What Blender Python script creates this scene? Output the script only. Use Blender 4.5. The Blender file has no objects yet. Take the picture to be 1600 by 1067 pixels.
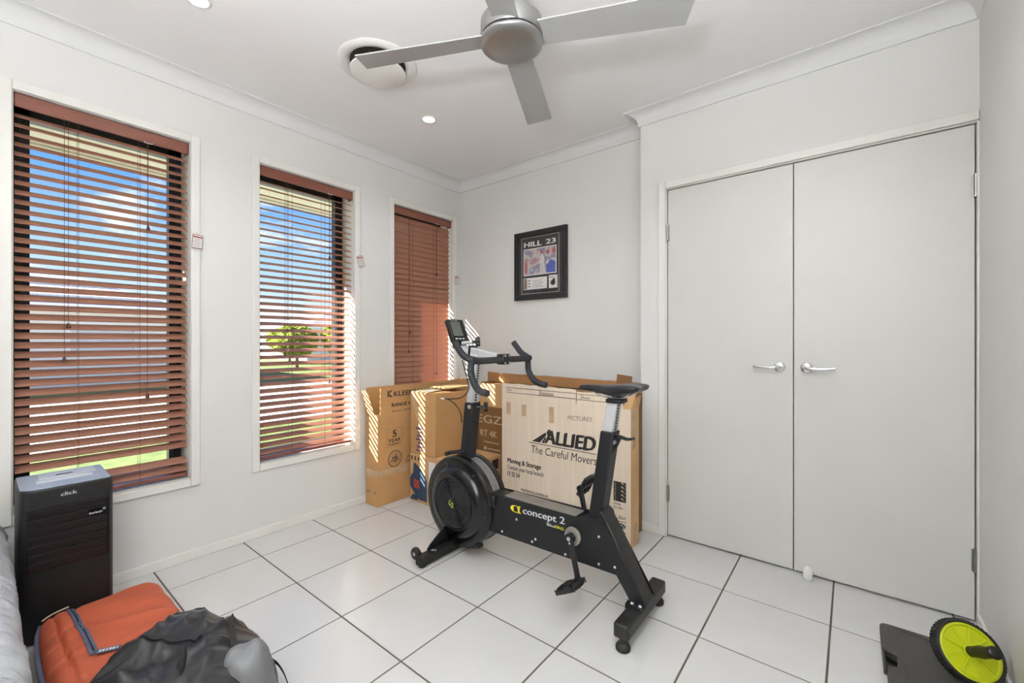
import bpy, bmesh, math, random
from mathutils import Vector, Matrix, noise
R = math.radians
random.seed(7)
SC = bpy.context.scene
COL = SC.collection

# ------------------------------------------------------------------ camera
cam_d = bpy.data.cameras.new('camera'); cam = bpy.data.objects.new('camera', cam_d); COL.objects.link(cam)
cam.location = (0, 0, 1.155); cam.rotation_euler = (R(90), 0, R(38.529))
cam_d.sensor_width = 36; cam_d.lens = 36 * 667.77 / 1600; cam_d.shift_y = -0.00064
cam_d.clip_start = 0.02; cam_d.clip_end = 500
SC.camera = cam
# ------------------------------------------------------------------ colour management
vs = SC.view_settings
vs.view_transform = 'Standard'; vs.look = 'None'; vs.exposure = 0.40; vs.gamma = 1.0; vs.use_curve_mapping = False
# ------------------------------------------------------------------ sky
W = bpy.data.worlds.new('sky'); SC.world = W; W.use_nodes = True
nt = W.node_tree; nt.nodes.clear()
def wn(t): return nt.nodes.new(t)
out = wn('ShaderNodeOutputWorld'); bg = wn('ShaderNodeBackground'); tc = wn('ShaderNodeTexCoord')
sep = wn('ShaderNodeSeparateXYZ'); nt.links.new(tc.outputs['Generated'], sep.inputs[0])
ramp = wn('ShaderNodeValToRGB'); cr = ramp.color_ramp
cr.elements[0].position = 0.0; cr.elements[0].color = (.78, .87, .97, 1)
cr.elements[1].position = 0.55; cr.elements[1].color = (.05, .19, .58, 1)
e = cr.elements.new(.14); e.color = (.42, .64, .93, 1)
e = cr.elements.new(.30); e.color = (.11, .34, .80, 1)
nt.links.new(sep.outputs['Z'], ramp.inputs[0])
mp = wn('ShaderNodeMapping'); mp.inputs['Scale'].default_value = (2.2, 2.2, 6.0)
nt.links.new(tc.outputs['Generated'], mp.inputs[0])
nz = wn('ShaderNodeTexNoise'); nz.inputs['Scale'].default_value = 2.1; nz.inputs['Detail'].default_value = 7; nz.inputs['Roughness'].default_value = .58
nt.links.new(mp.outputs[0], nz.inputs['Vector'])
cr2 = wn('ShaderNodeValToRGB'); cr2.color_ramp.elements[0].position = .53; cr2.color_ramp.elements[1].position = .66
nt.links.new(nz.outputs[0], cr2.inputs[0])
mx = wn('ShaderNodeMixRGB'); mx.inputs['Color2'].default_value = (.95, .97, 1, 1)
nt.links.new(cr2.outputs[0], mx.inputs['Fac']); nt.links.new(ramp.outputs[0], mx.inputs['Color1'])
nt.links.new(mx.outputs[0], bg.inputs['Color']); bg.inputs['Strength'].default_value = 1.0
nt.links.new(bg.outputs[0], out.inputs[0])
# ------------------------------------------------------------------ sun
SUN_DIR = Vector((.667, 1.0, -.60)).normalized()
sun_d = bpy.data.lights.new('sun', 'SUN'); sun_d.energy = 24.0; sun_d.angle = R(.53); sun_d.color = (1, .95, .86)
sun = bpy.data.objects.new('sun', sun_d); COL.objects.link(sun); sun.location = (-20, -30, 30)
sun.rotation_euler = SUN_DIR.to_track_quat('-Z', 'Y').to_euler()
FILL_UPLIGHT_W = 73.0         # added fill uplight behind the camera, never in view
LAMP_W = 1.6            # each ceiling downlight
LAMP_COL = (.955, .975, 1.0)

# ================================================================== helpers
def lin(c):
    return tuple(((v / 255) / 12.92 if v / 255 <= .04045 else ((v / 255 + .055) / 1.055) ** 2.4) for v in c) + (1,)
def mat(name, rgb, rough=.5, metal=0, var=0.0, vscale=6, bump=0.0, bscale=60, spec=.5, stretch=None, rgb2=None, trans=0, emit=0, coat=0):
    m = bpy.data.materials.new(name); m.use_nodes = True
    n = m.node_tree.nodes; l = m.node_tree.links
    b = n['Principled BSDF']; b.inputs['Roughness'].default_value = rough; b.inputs['Metallic'].default_value = metal
    b.inputs['Specular IOR Level'].default_value = spec; b.inputs['Coat Weight'].default_value = coat
    c = lin(rgb); b.inputs['Base Color'].default_value = c
    if var or bump:
        t = n.new('ShaderNodeTexCoord'); mpn = n.new('ShaderNodeMapping'); l.new(t.outputs['Object'], mpn.inputs[0])
        if stretch: mpn.inputs['Scale'].default_value = stretch
    if var:
        z = n.new('ShaderNodeTexNoise'); z.inputs['Scale'].default_value = vscale; z.inputs['Detail'].default_value = 4
        l.new(mpn.outputs[0], z.inputs['Vector'])
        rp = n.new('ShaderNodeValToRGB'); rp.color_ramp.elements[0].position = .3; rp.color_ramp.elements[1].position = .7
        c2 = lin(rgb2) if rgb2 else tuple(min(1, v * (1 + var)) for v in c[:3]) + (1,)
        rp.color_ramp.elements[0].color = tuple(v * (1 - var) for v in c[:3]) + (1,) if not rgb2 else c
        rp.color_ramp.elements[1].color = c2
        l.new(z.outputs[0], rp.inputs[0]); l.new(rp.outputs[0], b.inputs['Base Color'])
    if bump:
        z2 = n.new('ShaderNodeTexNoise'); z2.inputs['Scale'].default_value = bscale; z2.inputs['Detail'].default_value = 3
        l.new(mpn.outputs[0], z2.inputs['Vector'])
        bp = n.new('ShaderNodeBump'); bp.inputs['Strength'].default_value = bump; bp.inputs['Distance'].default_value = .002
        l.new(z2.outputs[0], bp.inputs['Height']); l.new(bp.outputs[0], b.inputs['Normal'])
    if emit:
        b.inputs['Emission Color'].default_value = c; b.inputs['Emission Strength'].default_value = emit
    if trans:
        o = n['Material Output']; tr = n.new('ShaderNodeBsdfTranslucent'); tr.inputs['Color'].default_value = tuple(min(1, v * 1.5) for v in c[:3]) + (1,)
        ms = n.new('ShaderNodeMixShader'); ms.inputs[0].default_value = trans
        l.new(b.outputs[0], ms.inputs[1]); l.new(tr.outputs[0], ms.inputs[2]); l.new(ms.outputs[0], o.inputs[0])
    return m
def glass_mat(name, refl=.04, tint=(1, 1, 1)):
    m = bpy.data.materials.new(name); m.use_nodes = True; n = m.node_tree.nodes; l = m.node_tree.links; n.clear()
    o = n.new('ShaderNodeOutputMaterial'); t = n.new('ShaderNodeBsdfTransparent'); t.inputs[0].default_value = (*tint, 1)
    g = n.new('ShaderNodeBsdfGlossy'); g.inputs['Roughness'].default_value = .01
    f = n.new('ShaderNodeFresnel'); f.inputs[0].default_value = 1.45
    ge = n.new('ShaderNodeNewGeometry'); inv = n.new('ShaderNodeMath'); inv.operation = 'SUBTRACT'; inv.inputs[0].default_value = 1.0; l.new(ge.outputs['Backfacing'], inv.inputs[1])
    mu = n.new('ShaderNodeMath'); mu.operation = 'MULTIPLY'; l.new(f.outputs[0], mu.inputs[0]); l.new(inv.outputs[0], mu.inputs[1])
    ms = n.new('ShaderNodeMixShader'); l.new(mu.outputs[0], ms.inputs[0]); l.new(t.outputs[0], ms.inputs[1]); l.new(g.outputs[0], ms.inputs[2]); l.new(ms.outputs[0], o.inputs[0])
    return m
ORG = {}
class MB:
    def __init__(s): s.v = []; s.f = []
    def add(s, vs_, fs):
        o = len(s.v); s.v += [Vector(p) for p in vs_]; s.f += [[i + o for i in f] for f in fs]; return s
    def box(s, a, b):
        x0, y0, z0 = a; x1, y1, z1 = b
        return s.add([(x0, y0, z0), (x1, y0, z0), (x1, y1, z0), (x0, y1, z0), (x0, y0, z1), (x1, y0, z1), (x1, y1, z1), (x0, y1, z1)],
                     [(0, 3, 2, 1), (4, 5, 6, 7), (0, 1, 5, 4), (1, 2, 6, 5), (2, 3, 7, 6), (3, 0, 4, 7)])
    def obox(s, c, size, M):
        c = Vector(c); hx, hy, hz = [q / 2 for q in size]
        P = [c + M @ Vector((sx * hx, sy * hy, sz * hz)) for sz in (-1, 1) for sx, sy in ((-1, -1), (1, -1), (1, 1), (-1, 1))]
        return s.add(P, [(0, 3, 2, 1), (4, 5, 6, 7), (0, 1, 5, 4), (1, 2, 6, 5), (2, 3, 7, 6), (3, 0, 4, 7)])
    def prism(s, poly, axis, a, b):
        """poly: list of 2D points in the plane normal to axis; extruded from a to b"""
        def P(u, w, t): return {'x': (t, u, w), 'y': (u, t, w), 'z': (u, w, t)}[axis]
        n = len(poly); vs_ = [P(u, w, a) for u, w in poly] + [P(u, w, b) for u, w in poly]
        return s.add(vs_, [list(range(n)), list(range(2 * n - 1, n - 1, -1))] + [[i, i + n, (i + 1) % n + n, (i + 1) % n] for i in range(n)])
    def lathe(s, prof, c, d, seg=32, closed=False):
        """prof: (radius, distance along d)"""
        c = Vector(c); d = Vector(d).normalized(); u = d.orthogonal().normalized(); w = d.cross(u)
        vs_ = []; fs = []
        for r, h in prof:
            for k in range(seg):
                t = 2 * math.pi * k / seg; vs_.append(c + d * h + (u * math.cos(t) + w * math.sin(t)) * r)
        n = len(prof)
        for i in range(n - 1 + (1 if closed else 0)):
            for k in range(seg):
                j = (i + 1) % n; fs.append([i * seg + k, i * seg + (k + 1) % seg, j * seg + (k + 1) % seg, j * seg + k])
        if not closed:
            if prof[0][0] > 1e-6: fs.append(list(range(seg))[::-1])
            if prof[-1][0] > 1e-6: fs.append([(n - 1) * seg + k for k in range(seg)])
        return s.add(vs_, fs)
    def cyl(s, p0, p1, r0, r1=None, seg=20):
        p0 = Vector(p0); p1 = Vector(p1); return s.lathe([(r0, 0), (r0 if r1 is None else r1, (p1 - p0).length)], p0, p1 - p0, seg)
    def tube(s, pts, r, seg=10, sub=1, flat=None):
        P = [Vector(p) for p in pts]
        if sub > 1:
            Q = []
            for i in range(len(P) - 1):
                p0 = P[max(i - 1, 0)]; p1 = P[i]; p2 = P[i + 1]; p3 = P[min(i + 2, len(P) - 1)]
                for k in range(sub):
                    t = k / sub
                    Q.append(.5 * ((2 * p1) + (p2 - p0) * t + (2 * p0 - 5 * p1 + 4 * p2 - p3) * t * t + (3 * p1 - p0 - 3 * p2 + p3) * t ** 3))
            P = Q + [P[-1]]
        vs_ = []; fs = []; prev = None
        for i, p in enumerate(P):
            d = (P[min(i + 1, len(P) - 1)] - P[max(i - 1, 0)]).normalized()
            if prev is None: u = d.orthogonal().normalized() if flat is None else (Vector(flat) - d * d.dot(Vector(flat))).normalized()
            else: u = (prev - d * d.dot(prev)).normalized()
            prev = u; w = d.cross(u)
            ru, rw = r if isinstance(r, tuple) else (r, r)
            for k in range(seg):
                t = 2 * math.pi * k / seg; vs_.append(p + u * math.cos(t) * ru + w * math.sin(t) * rw)
        n = len(P)
        for i in range(n - 1):
            for k in range(seg): fs.append([i * seg + k, i * seg + (k + 1) % seg, (i + 1) * seg + (k + 1) % seg, (i + 1) * seg + k])
        fs += [list(range(seg))[::-1], [(n - 1) * seg + k for k in range(seg)]]
        return s.add(vs_, fs)
    def build(s, name, m, parent=None, smooth=0, bevel=0, seg=2, fix=True):
        org = ORG.get(parent.name, Vector()) if parent else Vector()
        me = bpy.data.meshes.new(name)
        me.from_pydata([p - org for p in s.v], [], s.f); me.update()
        if fix:
            bm = bmesh.new(); bm.from_mesh(me); bmesh.ops.recalc_face_normals(bm, faces=bm.faces); bm.to_mesh(me); bm.free()
        if smooth:
            me.polygons.foreach_set('use_smooth', [True] * len(me.polygons)); me.set_sharp_from_angle(angle=R(smooth))
        me.materials.append(m)
        o = bpy.data.objects.new(name, me); COL.objects.link(o)
        if parent: o.parent = parent
        ORG[o.name] = org
        if bevel:
            bv = o.modifiers.new('bevel', 'BEVEL'); bv.width = bevel; bv.segments = seg; bv.limit_method = 'ANGLE'; bv.angle_limit = R(40)
            me.polygons.foreach_set('use_smooth', [True] * len(me.polygons)); me.set_sharp_from_angle(angle=R(50))
        return o
def tag(o, label, cat, group=None):
    o['label'] = label; o['category'] = cat
    if group: o['group'] = group
    return o
def struct(o): o['kind'] = 'structure'; return o
def empty(name, loc, label=None, cat=None, group=None):
    o = bpy.data.objects.new(name, None); COL.objects.link(o); o.location = loc; o.empty_display_size = .05
    ORG[o.name] = Vector(loc)
    if label: tag(o, label, cat, group)
    return o
_tc = {}
def text_pts(body, bold=0, shear=0, space=1.0):
    k = (body, bold, shear, space)
    if k in _tc: return _tc[k]
    cu = bpy.data.curves.new('t', 'FONT'); cu.body = body; cu.size = 1; cu.offset = bold; cu.shear = shear; cu.space_character = space; cu.resolution_u = 3
    o = bpy.data.objects.new('t', cu); COL.objects.link(o)
    dg = bpy.context.evaluated_depsgraph_get(); dg.update()
    me = bpy.data.meshes.new_from_object(o.evaluated_get(dg))
    v = [tuple(p.co) for p in me.vertices]; f = [list(p.vertices) for p in me.polygons]
    bpy.data.objects.remove(o); bpy.data.curves.remove(cu); bpy.data.meshes.remove(me)
    x0 = min(p[0] for p in v); x1 = max(p[0] for p in v); y0 = min(p[1] for p in v); y1 = max(p[1] for p in v)
    v = [((p[0] - x0) / (x1 - x0), (p[1] - y0) / (y1 - y0)) for p in v]
    _tc[k] = (v, f); return _tc[k]
def put_text(mb, body, bl, right, up, w, h, bold=0, shear=0, space=1.0):
    """letters fitted into a w x h rectangle whose bottom left corner is bl"""
    v, f = text_pts(body, 0, shear, space); bl = Vector(bl); right = Vector(right).normalized(); up = Vector(up).normalized()
    bx = max(0, bold) * h * 1.1; k = 2 if bold >= .02 else (1 if bold > 0 else 0); lay = right.cross(up) * .00002
    for i in range(-k, k + 1):
        o = bx * i / max(1, k)
        mb.add([bl + right * (bx + p[0] * (w - 2 * bx) + o) + up * (p[1] * (h - bx) + (bx * .5 if i % 2 else .5 * bx + bx * .4 * (1 if i > 0 else -1 if i < 0 else 0))) + lay * i for p in v], f)
    return mb
def lettering(root, name, m, bl, right, up, items):
    """each line of print is a part of its own; items = (text, offset right, offset up, width, height, bold, shear)"""
    for it in items:
        t_ = MB(); o = Vector(bl) + Vector(right) * it[1] + Vector(up) * it[2]
        put_text(t_, it[0], o, right, up, it[3], it[4], *(it[5:] or ())); t_.build(name, m, root, fix=False)
def dup(root, loc):
    r = root.copy(); COL.objects.link(r); r.location = loc; ORG[r.name] = Vector(loc)
    for ch in list(root.children):
        c = ch.copy(); COL.objects.link(c); c.parent = r
        for g in list(ch.children):
            d = g.copy(); COL.objects.link(d); d.parent = c
    return r

# ================================================================== materials
M = dict(
    wall=mat('wall_paint', (224, 223, 220), .55, var=.012, vscale=3, bump=.06, bscale=220, spec=.3),
    ceil=mat('ceiling_paint', (246, 246, 246), .7, var=.01, vscale=2, spec=.2),
    cove=mat('cornice_paint', (224, 224, 223), .7, var=.01, vscale=2, spec=.2),
    trim=mat('trim_gloss', (230, 228, 222), .32, var=.01, vscale=5),
    door=mat('door_paint', (210, 208, 203), .38, var=.012, vscale=4),
    tile=mat('porcelain_tile', (204, 203, 201), .22, var=.025, vscale=3.5, bump=.03, bscale=40, spec=.45),
    grout=mat('grout', (94, 86, 76), .9, var=.12, vscale=9),
    slat=mat('stained_timber', (174, 128, 107), .34, var=.16, vscale=9, stretch=(14, .6, 14), trans=.30),
    rail=mat('stained_rail', (124, 72, 56), .38, var=.10, vscale=9, stretch=(14, .6, 14)),
    cord=mat('blind_cord', (88, 54, 42), .7, var=.05),
    alu=mat('black_aluminium', (26, 26, 30), .4, var=.1),
    glass=glass_mat('window_glass'),
    soffit=mat('soffit_paint', (218, 208, 204), .7, var=.02),
    fascia=mat('fascia_paint', (205, 196, 184), .6, var=.03),
    brick=mat('rendered_wall', (196, 186, 172), .85, var=.06, vscale=12),
    silver=mat('brushed_nickel', (158, 158, 157), .3, .85, var=.10, vscale=5),
    blade=mat('blade_silver', (176, 176, 175), .45, .25, var=.03, vscale=5),
    white=mat('white_plastic', (236, 235, 231), .4, var=.01),
    black=mat('black_plastic', (17, 17, 18), .42, var=.15, vscale=12),
    gloss=mat('gloss_black_plastic', (17, 17, 18), .22, var=.15, vscale=10),
    powder=mat('black_powder_coat', (15, 16, 20), .45, var=.10, vscale=14, bump=.06, bscale=500),
    scuff=mat('scuffed_black_steel', (27, 26, 25), .5, var=.35, vscale=22, bump=.1, bscale=120),
    grip=mat('foam_grip', (40, 42, 46), .75, var=.1, vscale=30, bump=.2, bscale=300),
    saddle=mat('saddle_vinyl', (24, 25, 30), .33, var=.1, vscale=10),
    alum=mat('silver_aluminium', (205, 206, 208), .42, .35, var=.04, vscale=8),
    greyrim=mat('grey_perforated_rim', (122, 121, 118), .6, .2, var=.2, vscale=160),
    dust=mat('dusty_cover', (122, 116, 108), .65, var=.12, vscale=15),
    chrome=mat('chrome', (225, 225, 225), .1, 1.0, var=.02),
    steel=mat('hinge_steel', (160, 160, 158), .3, 1.0, var=.1),
    bolt=mat('bolt_zinc', (205, 205, 205), .3, .8, var=.05),
    ccream=mat('pale_cardboard', (234, 216, 194), .8, var=.05, vscale=4, bump=.12, bscale=40, stretch=(8, 1, .5)),
    cbrown=mat('brown_cardboard', (190, 146, 96), .8, var=.08, vscale=5, bump=.12, bscale=40),
    ctan=mat('tan_cardboard', (200, 160, 112), .8, var=.08, vscale=5, bump=.12, bscale=40),
    cdark=mat('dark_cardboard', (130, 92, 54), .8, var=.06, vscale=5),
    ctv=mat('printed_brown_board', (132, 94, 54), .75, var=.05, vscale=5),
    inside=mat('cardboard_inside', (160, 118, 76), .85, var=.1, vscale=6),
    tape=mat('clear_tape', (196, 168, 134), .25, var=.1, vscale=20),
    ink=mat('black_print', (44, 42, 42), .7, var=.05),
    pen=mat('pen_scribble', (128, 112, 98), .8, var=.05),
    bluep=mat('blue_print', (38, 60, 84), .7, var=.1, vscale=20),
    redp=mat('red_print', (150, 60, 52), .7, var=.1, vscale=20),
    creamp=mat('cream_print', (205, 186, 156), .7, var=.03),
    yellow=mat('yellow_print', (228, 214, 40), .5, var=.02),
    lightp=mat('light_grey_print', (205, 208, 210), .5, var=.02),
    lime=mat('lime_plastic', (190, 200, 20), .38, var=.03),
    rubber=mat('tyre_rubber', (34, 33, 32), .65, var=.15, vscale=30),
    case=mat('scuffed_case_plastic', (66, 63, 60), .55, var=.12, vscale=8, bump=.1, bscale=200),
    orange=mat('orange_canvas', (178, 84, 54), .75, var=.08, vscale=7, bump=.25, bscale=350),
    zipb=mat('blue_grey_webbing', (84, 92, 116), .6, var=.1, vscale=30),
    nylon=mat('black_nylon', (36, 36, 37), .34, var=.15, vscale=5, bump=.15, bscale=250),
    nylong=mat('grey_nylon', (118, 118, 120), .5, var=.1, vscale=6, bump=.15, bscale=250),
    webbing=mat('black_webbing', (26, 26, 27), .6, var=.2, vscale=40),
    quilt=mat('silver_quilted_fabric', (172, 175, 180), .4, .1, var=.14, vscale=14, bump=.9, bscale=45, stretch=(1, 3, 1)),
    lcd=mat('lcd_screen', (92, 98, 90), .25, var=.02),
    paper=mat('white_paper', (225, 222, 220), .6, var=.02),
    brochure=mat('colour_brochure', (150, 140, 170), .4, var=.3, vscale=30, rgb2=(205, 200, 120)),
    matb=mat('black_mat_board', (46, 43, 40), .8, var=.05),
    frameb=mat('black_frame', (13, 14, 17), .35, var=.1, stretch=(1, 1, 20)),
    grass=mat('lawn', (98, 118, 58), .9, var=.35, vscale=6),
    conc=mat('concrete_drive', (222, 218, 210), .9, var=.06, vscale=3),
    road=mat('asphalt', (190, 188, 186), .9, var=.08, vscale=4),
    render=mat('house_render', (236, 232, 226), .8, var=.04),
    roof=mat('pale_roof_tile', (218, 215, 212), .7, var=.12, vscale=14),
    leaf=mat('leaf_green', (130, 150, 56), .6, var=.3, vscale=3, rgb2=(176, 176, 70), trans=.3),
    bark=mat('bark', (96, 78, 62), .9, var=.3, vscale=10),
    curtain=mat('curtained_window', (205, 208, 212), .2, var=.1, vscale=2),
    lens=mat('lit_downlight_lens', (255, 250, 242), .5, emit=6.0, var=0),
    dark=mat('dark_duct', (52, 44, 38), .8, var=.1),
)
def photo_mat():
    m = bpy.data.materials.new('printed_photo'); m.use_nodes = True; n = m.node_tree.nodes; l = m.node_tree.links
    b = n['Principled BSDF']; b.inputs['Roughness'].default_value = .4
    t = n.new('ShaderNodeTexCoord'); z = n.new('ShaderNodeTexNoise'); z.inputs['Scale'].default_value = 9; z.inputs['Detail'].default_value = 4
    l.new(t.outputs['Object'], z.inputs['Vector']); r = n.new('ShaderNodeValToRGB'); c = r.color_ramp; c.interpolation = 'EASE'
    c.elements[0].position = .33; c.elements[0].color = lin((108, 84, 84)); c.elements[1].position = .68; c.elements[1].color = lin((215, 205, 205))
    e = c.elements.new(.43); e.color = lin((170, 138, 136)); e = c.elements.new(.5); e.color = lin((196, 184, 184)); e = c.elements.new(.58); e.color = lin((136, 134, 158))
    l.new(z.outputs[0], r.inputs[0]); l.new(r.outputs[0], b.inputs['Base Color']); return m
M['photo'] = photo_mat()

# ================================================================== the room
XW, XR, YB, YD, YREAR, ZC = -2.735, .405, 2.69, 2.545, -.80, 2.545
XB = -1.017     # corner of the wardrobe bump-out
XO = -2.98      # outer face of window wall
# floor: grout bed with single tiles
fl = struct(MB().box((XO, YREAR - .15, -.15), (XR + .15, YB + .15, -.0025)).build('floor', M['grout']))
P_T = .4015; TX0, TY0 = -2.478, .957; G = .0033
tile_cache = {}
for i in range(-1, 9):
    for j in range(-5, 6):
        x0 = max(TX0 + P_T * i + G, XW + .001); x1 = min(TX0 + P_T * (i + 1) - G, XR - .001)
        y0 = max(TY0 + P_T * j + G, YREAR + .001); y1 = min(TY0 + P_T * (j + 1) - G, YB - .001)
        if x1 - x0 < .01 or y1 - y0 < .01: continue
        sx, sy = round(x1 - x0, 4), round(y1 - y0, 4)
        if (sx, sy) not in tile_cache:
            b = .0012; hx, hy = sx / 2, sy / 2
            mb = MB().add([(-hx, -hy, -.0024), (hx, -hy, -.0024), (hx, hy, -.0024), (-hx, hy, -.0024),
                           (-hx, -hy, -b), (hx, -hy, -b), (hx, hy, -b), (-hx, hy, -b),
                           (-hx + b, -hy + b, 0), (hx - b, -hy + b, 0), (hx - b, hy - b, 0), (-hx + b, hy - b, 0)],
                          [(0, 1, 5, 4), (1, 2, 6, 5), (2, 3, 7, 6), (3, 0, 4, 7), (4, 5, 9, 8), (5, 6, 10, 9), (6, 7, 11, 10), (7, 4, 8, 11), (8, 9, 10, 11), (3, 2, 1, 0)])
            o = mb.build('tile', M['tile'], fl); tile_cache[(sx, sy)] = o.data
        else:
            o = bpy.data.objects.new('tile', tile_cache[(sx, sy)]); COL.objects.link(o); o.parent = fl
        o.location = ((x0 + x1) / 2, (y0 + y1) / 2, 0)
struct(MB().box((XO, YREAR - .15, ZC), (XR + .15, YB + .15, ZC + .12)).build('ceiling', M['ceil']))
# window wall with three openings
WIN = [(.097, .706), (1.043, 1.654), (1.987, 2.596)]
WZ0, WZ1 = .43, 2.20
mb = MB(); ys = [YREAR - .15] + [q for w in WIN for q in w] + [YB + .15]
for a, b in zip(ys[0::2], ys[1::2]): mb.box((XO, a, 0), (XW, b, ZC))
for a, b in WIN: mb.box((XO, a, 0), (XW, b, WZ0)); mb.box((XO, a, WZ1), (XW, b, ZC))
struct(mb.build('wall_left', M['wall']))
struct(MB().box((XW, YB, 0), (XR + .15, YB + .15, ZC)).build('wall_back', M['wall']))
DX0, DX1, DZ = -.853, .393, 2.043
mb = MB().box((XB, YD, 0), (DX0 - .012, YB - .001, ZC - .001)).box((DX0 - .012, YD, DZ + .012), (XR, YD + .1, ZC - .001))
struct(mb.build('wall_wardrobe', M['wall']))
struct(MB().box((XR, YREAR - .15, 0), (XR + .15, YB, ZC)).build('wall_right', M['wall']))
struct(MB().box((XW, YREAR - .15, 0), (XR, YREAR, ZC)).build('wall_rear', M['wall']))
# skirting
SK = .05
struct(MB().box((XW, YREAR + .012, .0005), (XW + .011, YB - .012, SK)).build('baseboard_left', M['trim'], bevel=.002))
struct(MB().box((XW, YB - .011, .0005), (XB, YB, SK)).build('baseboard_back', M['trim'], bevel=.002))
struct(MB().box((XB - .001, YD - .011, .0005), (DX0 - .049, YD, SK)).build('baseboard_wardrobe', M['trim'], bevel=.002))
struct(MB().box((XR - .010, YREAR, .0005), (XR, YD - .02, SK)).build('baseboard_right', M['trim'], bevel=.002))
struct(MB().box((XW + .02, YREAR, .0005), (XR - .011, YREAR + .011, SK)).build('baseboard_rear', M['trim'], bevel=.002))
# coved cornice: profile (out from wall, down from ceiling)
prof = [(0, 0), (.080, 0), (.080, .006), (.074, .008)] + [(.072 - .060 * math.sin(t), .008 + .062 * (1 - math.cos(t))) for t in [R(15 * k) for k in range(1, 7)]] + [(.008, .078), (0, .078)]
def cornice(n, p0, p1, nrm, m0=0, m1=0):
    """runs p0->p1, sticks out along nrm; m = mitre at each end (+1 shrinks with projection, -1 grows)"""
    p0 = Vector((*p0, ZC - .0005)); p1 = Vector((*p1, ZC - .0005)); d = (p1 - p0).normalized(); q = Vector((*nrm, 0)); mb = MB(); k = len(prof)
    A = [p0 + q * o + d * (o * m0) - Vector((0, 0, h)) for o, h in prof]; B = [p1 + q * o - d * (o * m1) - Vector((0, 0, h)) for o, h in prof]
    mb.add(A + B, [list(range(k)), list(range(2 * k - 1, k - 1, -1))] + [[i, i + k, (i + 1) % k + k, (i + 1) % k] for i in range(k)])
    struct(mb.build('trim_%d' % n, M['cove'], smooth=35))
cornice(1, (XW, YREAR), (XW, YB), (1, 0), 1, 1)
cornice(2, (XW, YB), (XB, YB), (0, -1), 1, 1)
cornice(3, (XB, YB), (XB, YD), (-1, 0), 1, -1)
cornice(4, (XB, YD), (XR, YD), (0, -1), -1, 1)
cornice(5, (XR, YD), (XR, YREAR), (-1, 0), 1, 1)
cornice(6, (XR, YREAR), (XW, YREAR), (0, 1), 1, 1)
# wardrobe door frame and leaves
AW = .042
mb = MB().box((DX0 - .010 - AW, YD - .012, 0.0005), (DX0 - .010, YD, DZ + .010 + AW)).box((DX0 - .010, YD - .012, DZ + .010), (XR - .001, YD, DZ + .010 + AW))
struct(mb.build('trim_7', M['trim'], bevel=.004))
mb = MB().box((DX0 - .012, YD + .001, 0.0005), (DX0 - .004, YD + .06, DZ + .004)).box((DX0 - .012, YD + .001, DZ + .004), (XR - .001, YD + .06, DZ + .012)).box((DX1 + .004, YD - .010, .0005), (XR - .0005, YD + .06, DZ + .004))
struct(mb.build('trim_8', M['trim'], bevel=.001))
def door(name, x0, x1, hinge_x, hx, sgn):
    d = struct(MB().box((x0, YD + .008, .010), (x1, YD + .043, DZ)).build(name, M['door'], bevel=.0015))
    for z in (.255, 1.792):
        h = MB().cyl((hinge_x, YD + .003, z - .048), (hinge_x, YD + .003, z + .048), .0065, seg=12)
        for k in range(5): h.lathe([(.0072, 0), (.0072, .0015)], (hinge_x, YD + .003, z - .048 + .0235 * k), (0, 0, 1), 12)
        h.box((hinge_x - .012, YD + .006, z - .046), (hinge_x + .012, YD + .0075, z + .046))
        h.build('hinge', M['steel'], d, smooth=40)
    zc = 1.022; y = YD + .008
    hd = MB().lathe([(.0, -.0), (.0265, 0), (.0265, -.006), (.023, -.0095), (.012, -.0105), (0, -.0105)], (hx, y, zc), (0, 1, 0), 32)
    hd.tube([(hx, y - .008, zc), (hx, y - .034, zc), (hx + sgn * .010, y - .046, zc - .001), (hx + sgn * .035, y - .049, zc - .002), (hx + sgn * .075, y - .047, zc - .001), (hx + sgn * .112, y - .043, zc + .002)], (.0085, .0075), 14, 5)
    hd.build('door_handle', M['chrome'], d, smooth=50)
door('door_1', DX0, -.2325, DX0 - .002, -.290, -1)
door('door_2', -.2285, DX1, DX1 + .002, -.176, 1)

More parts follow.
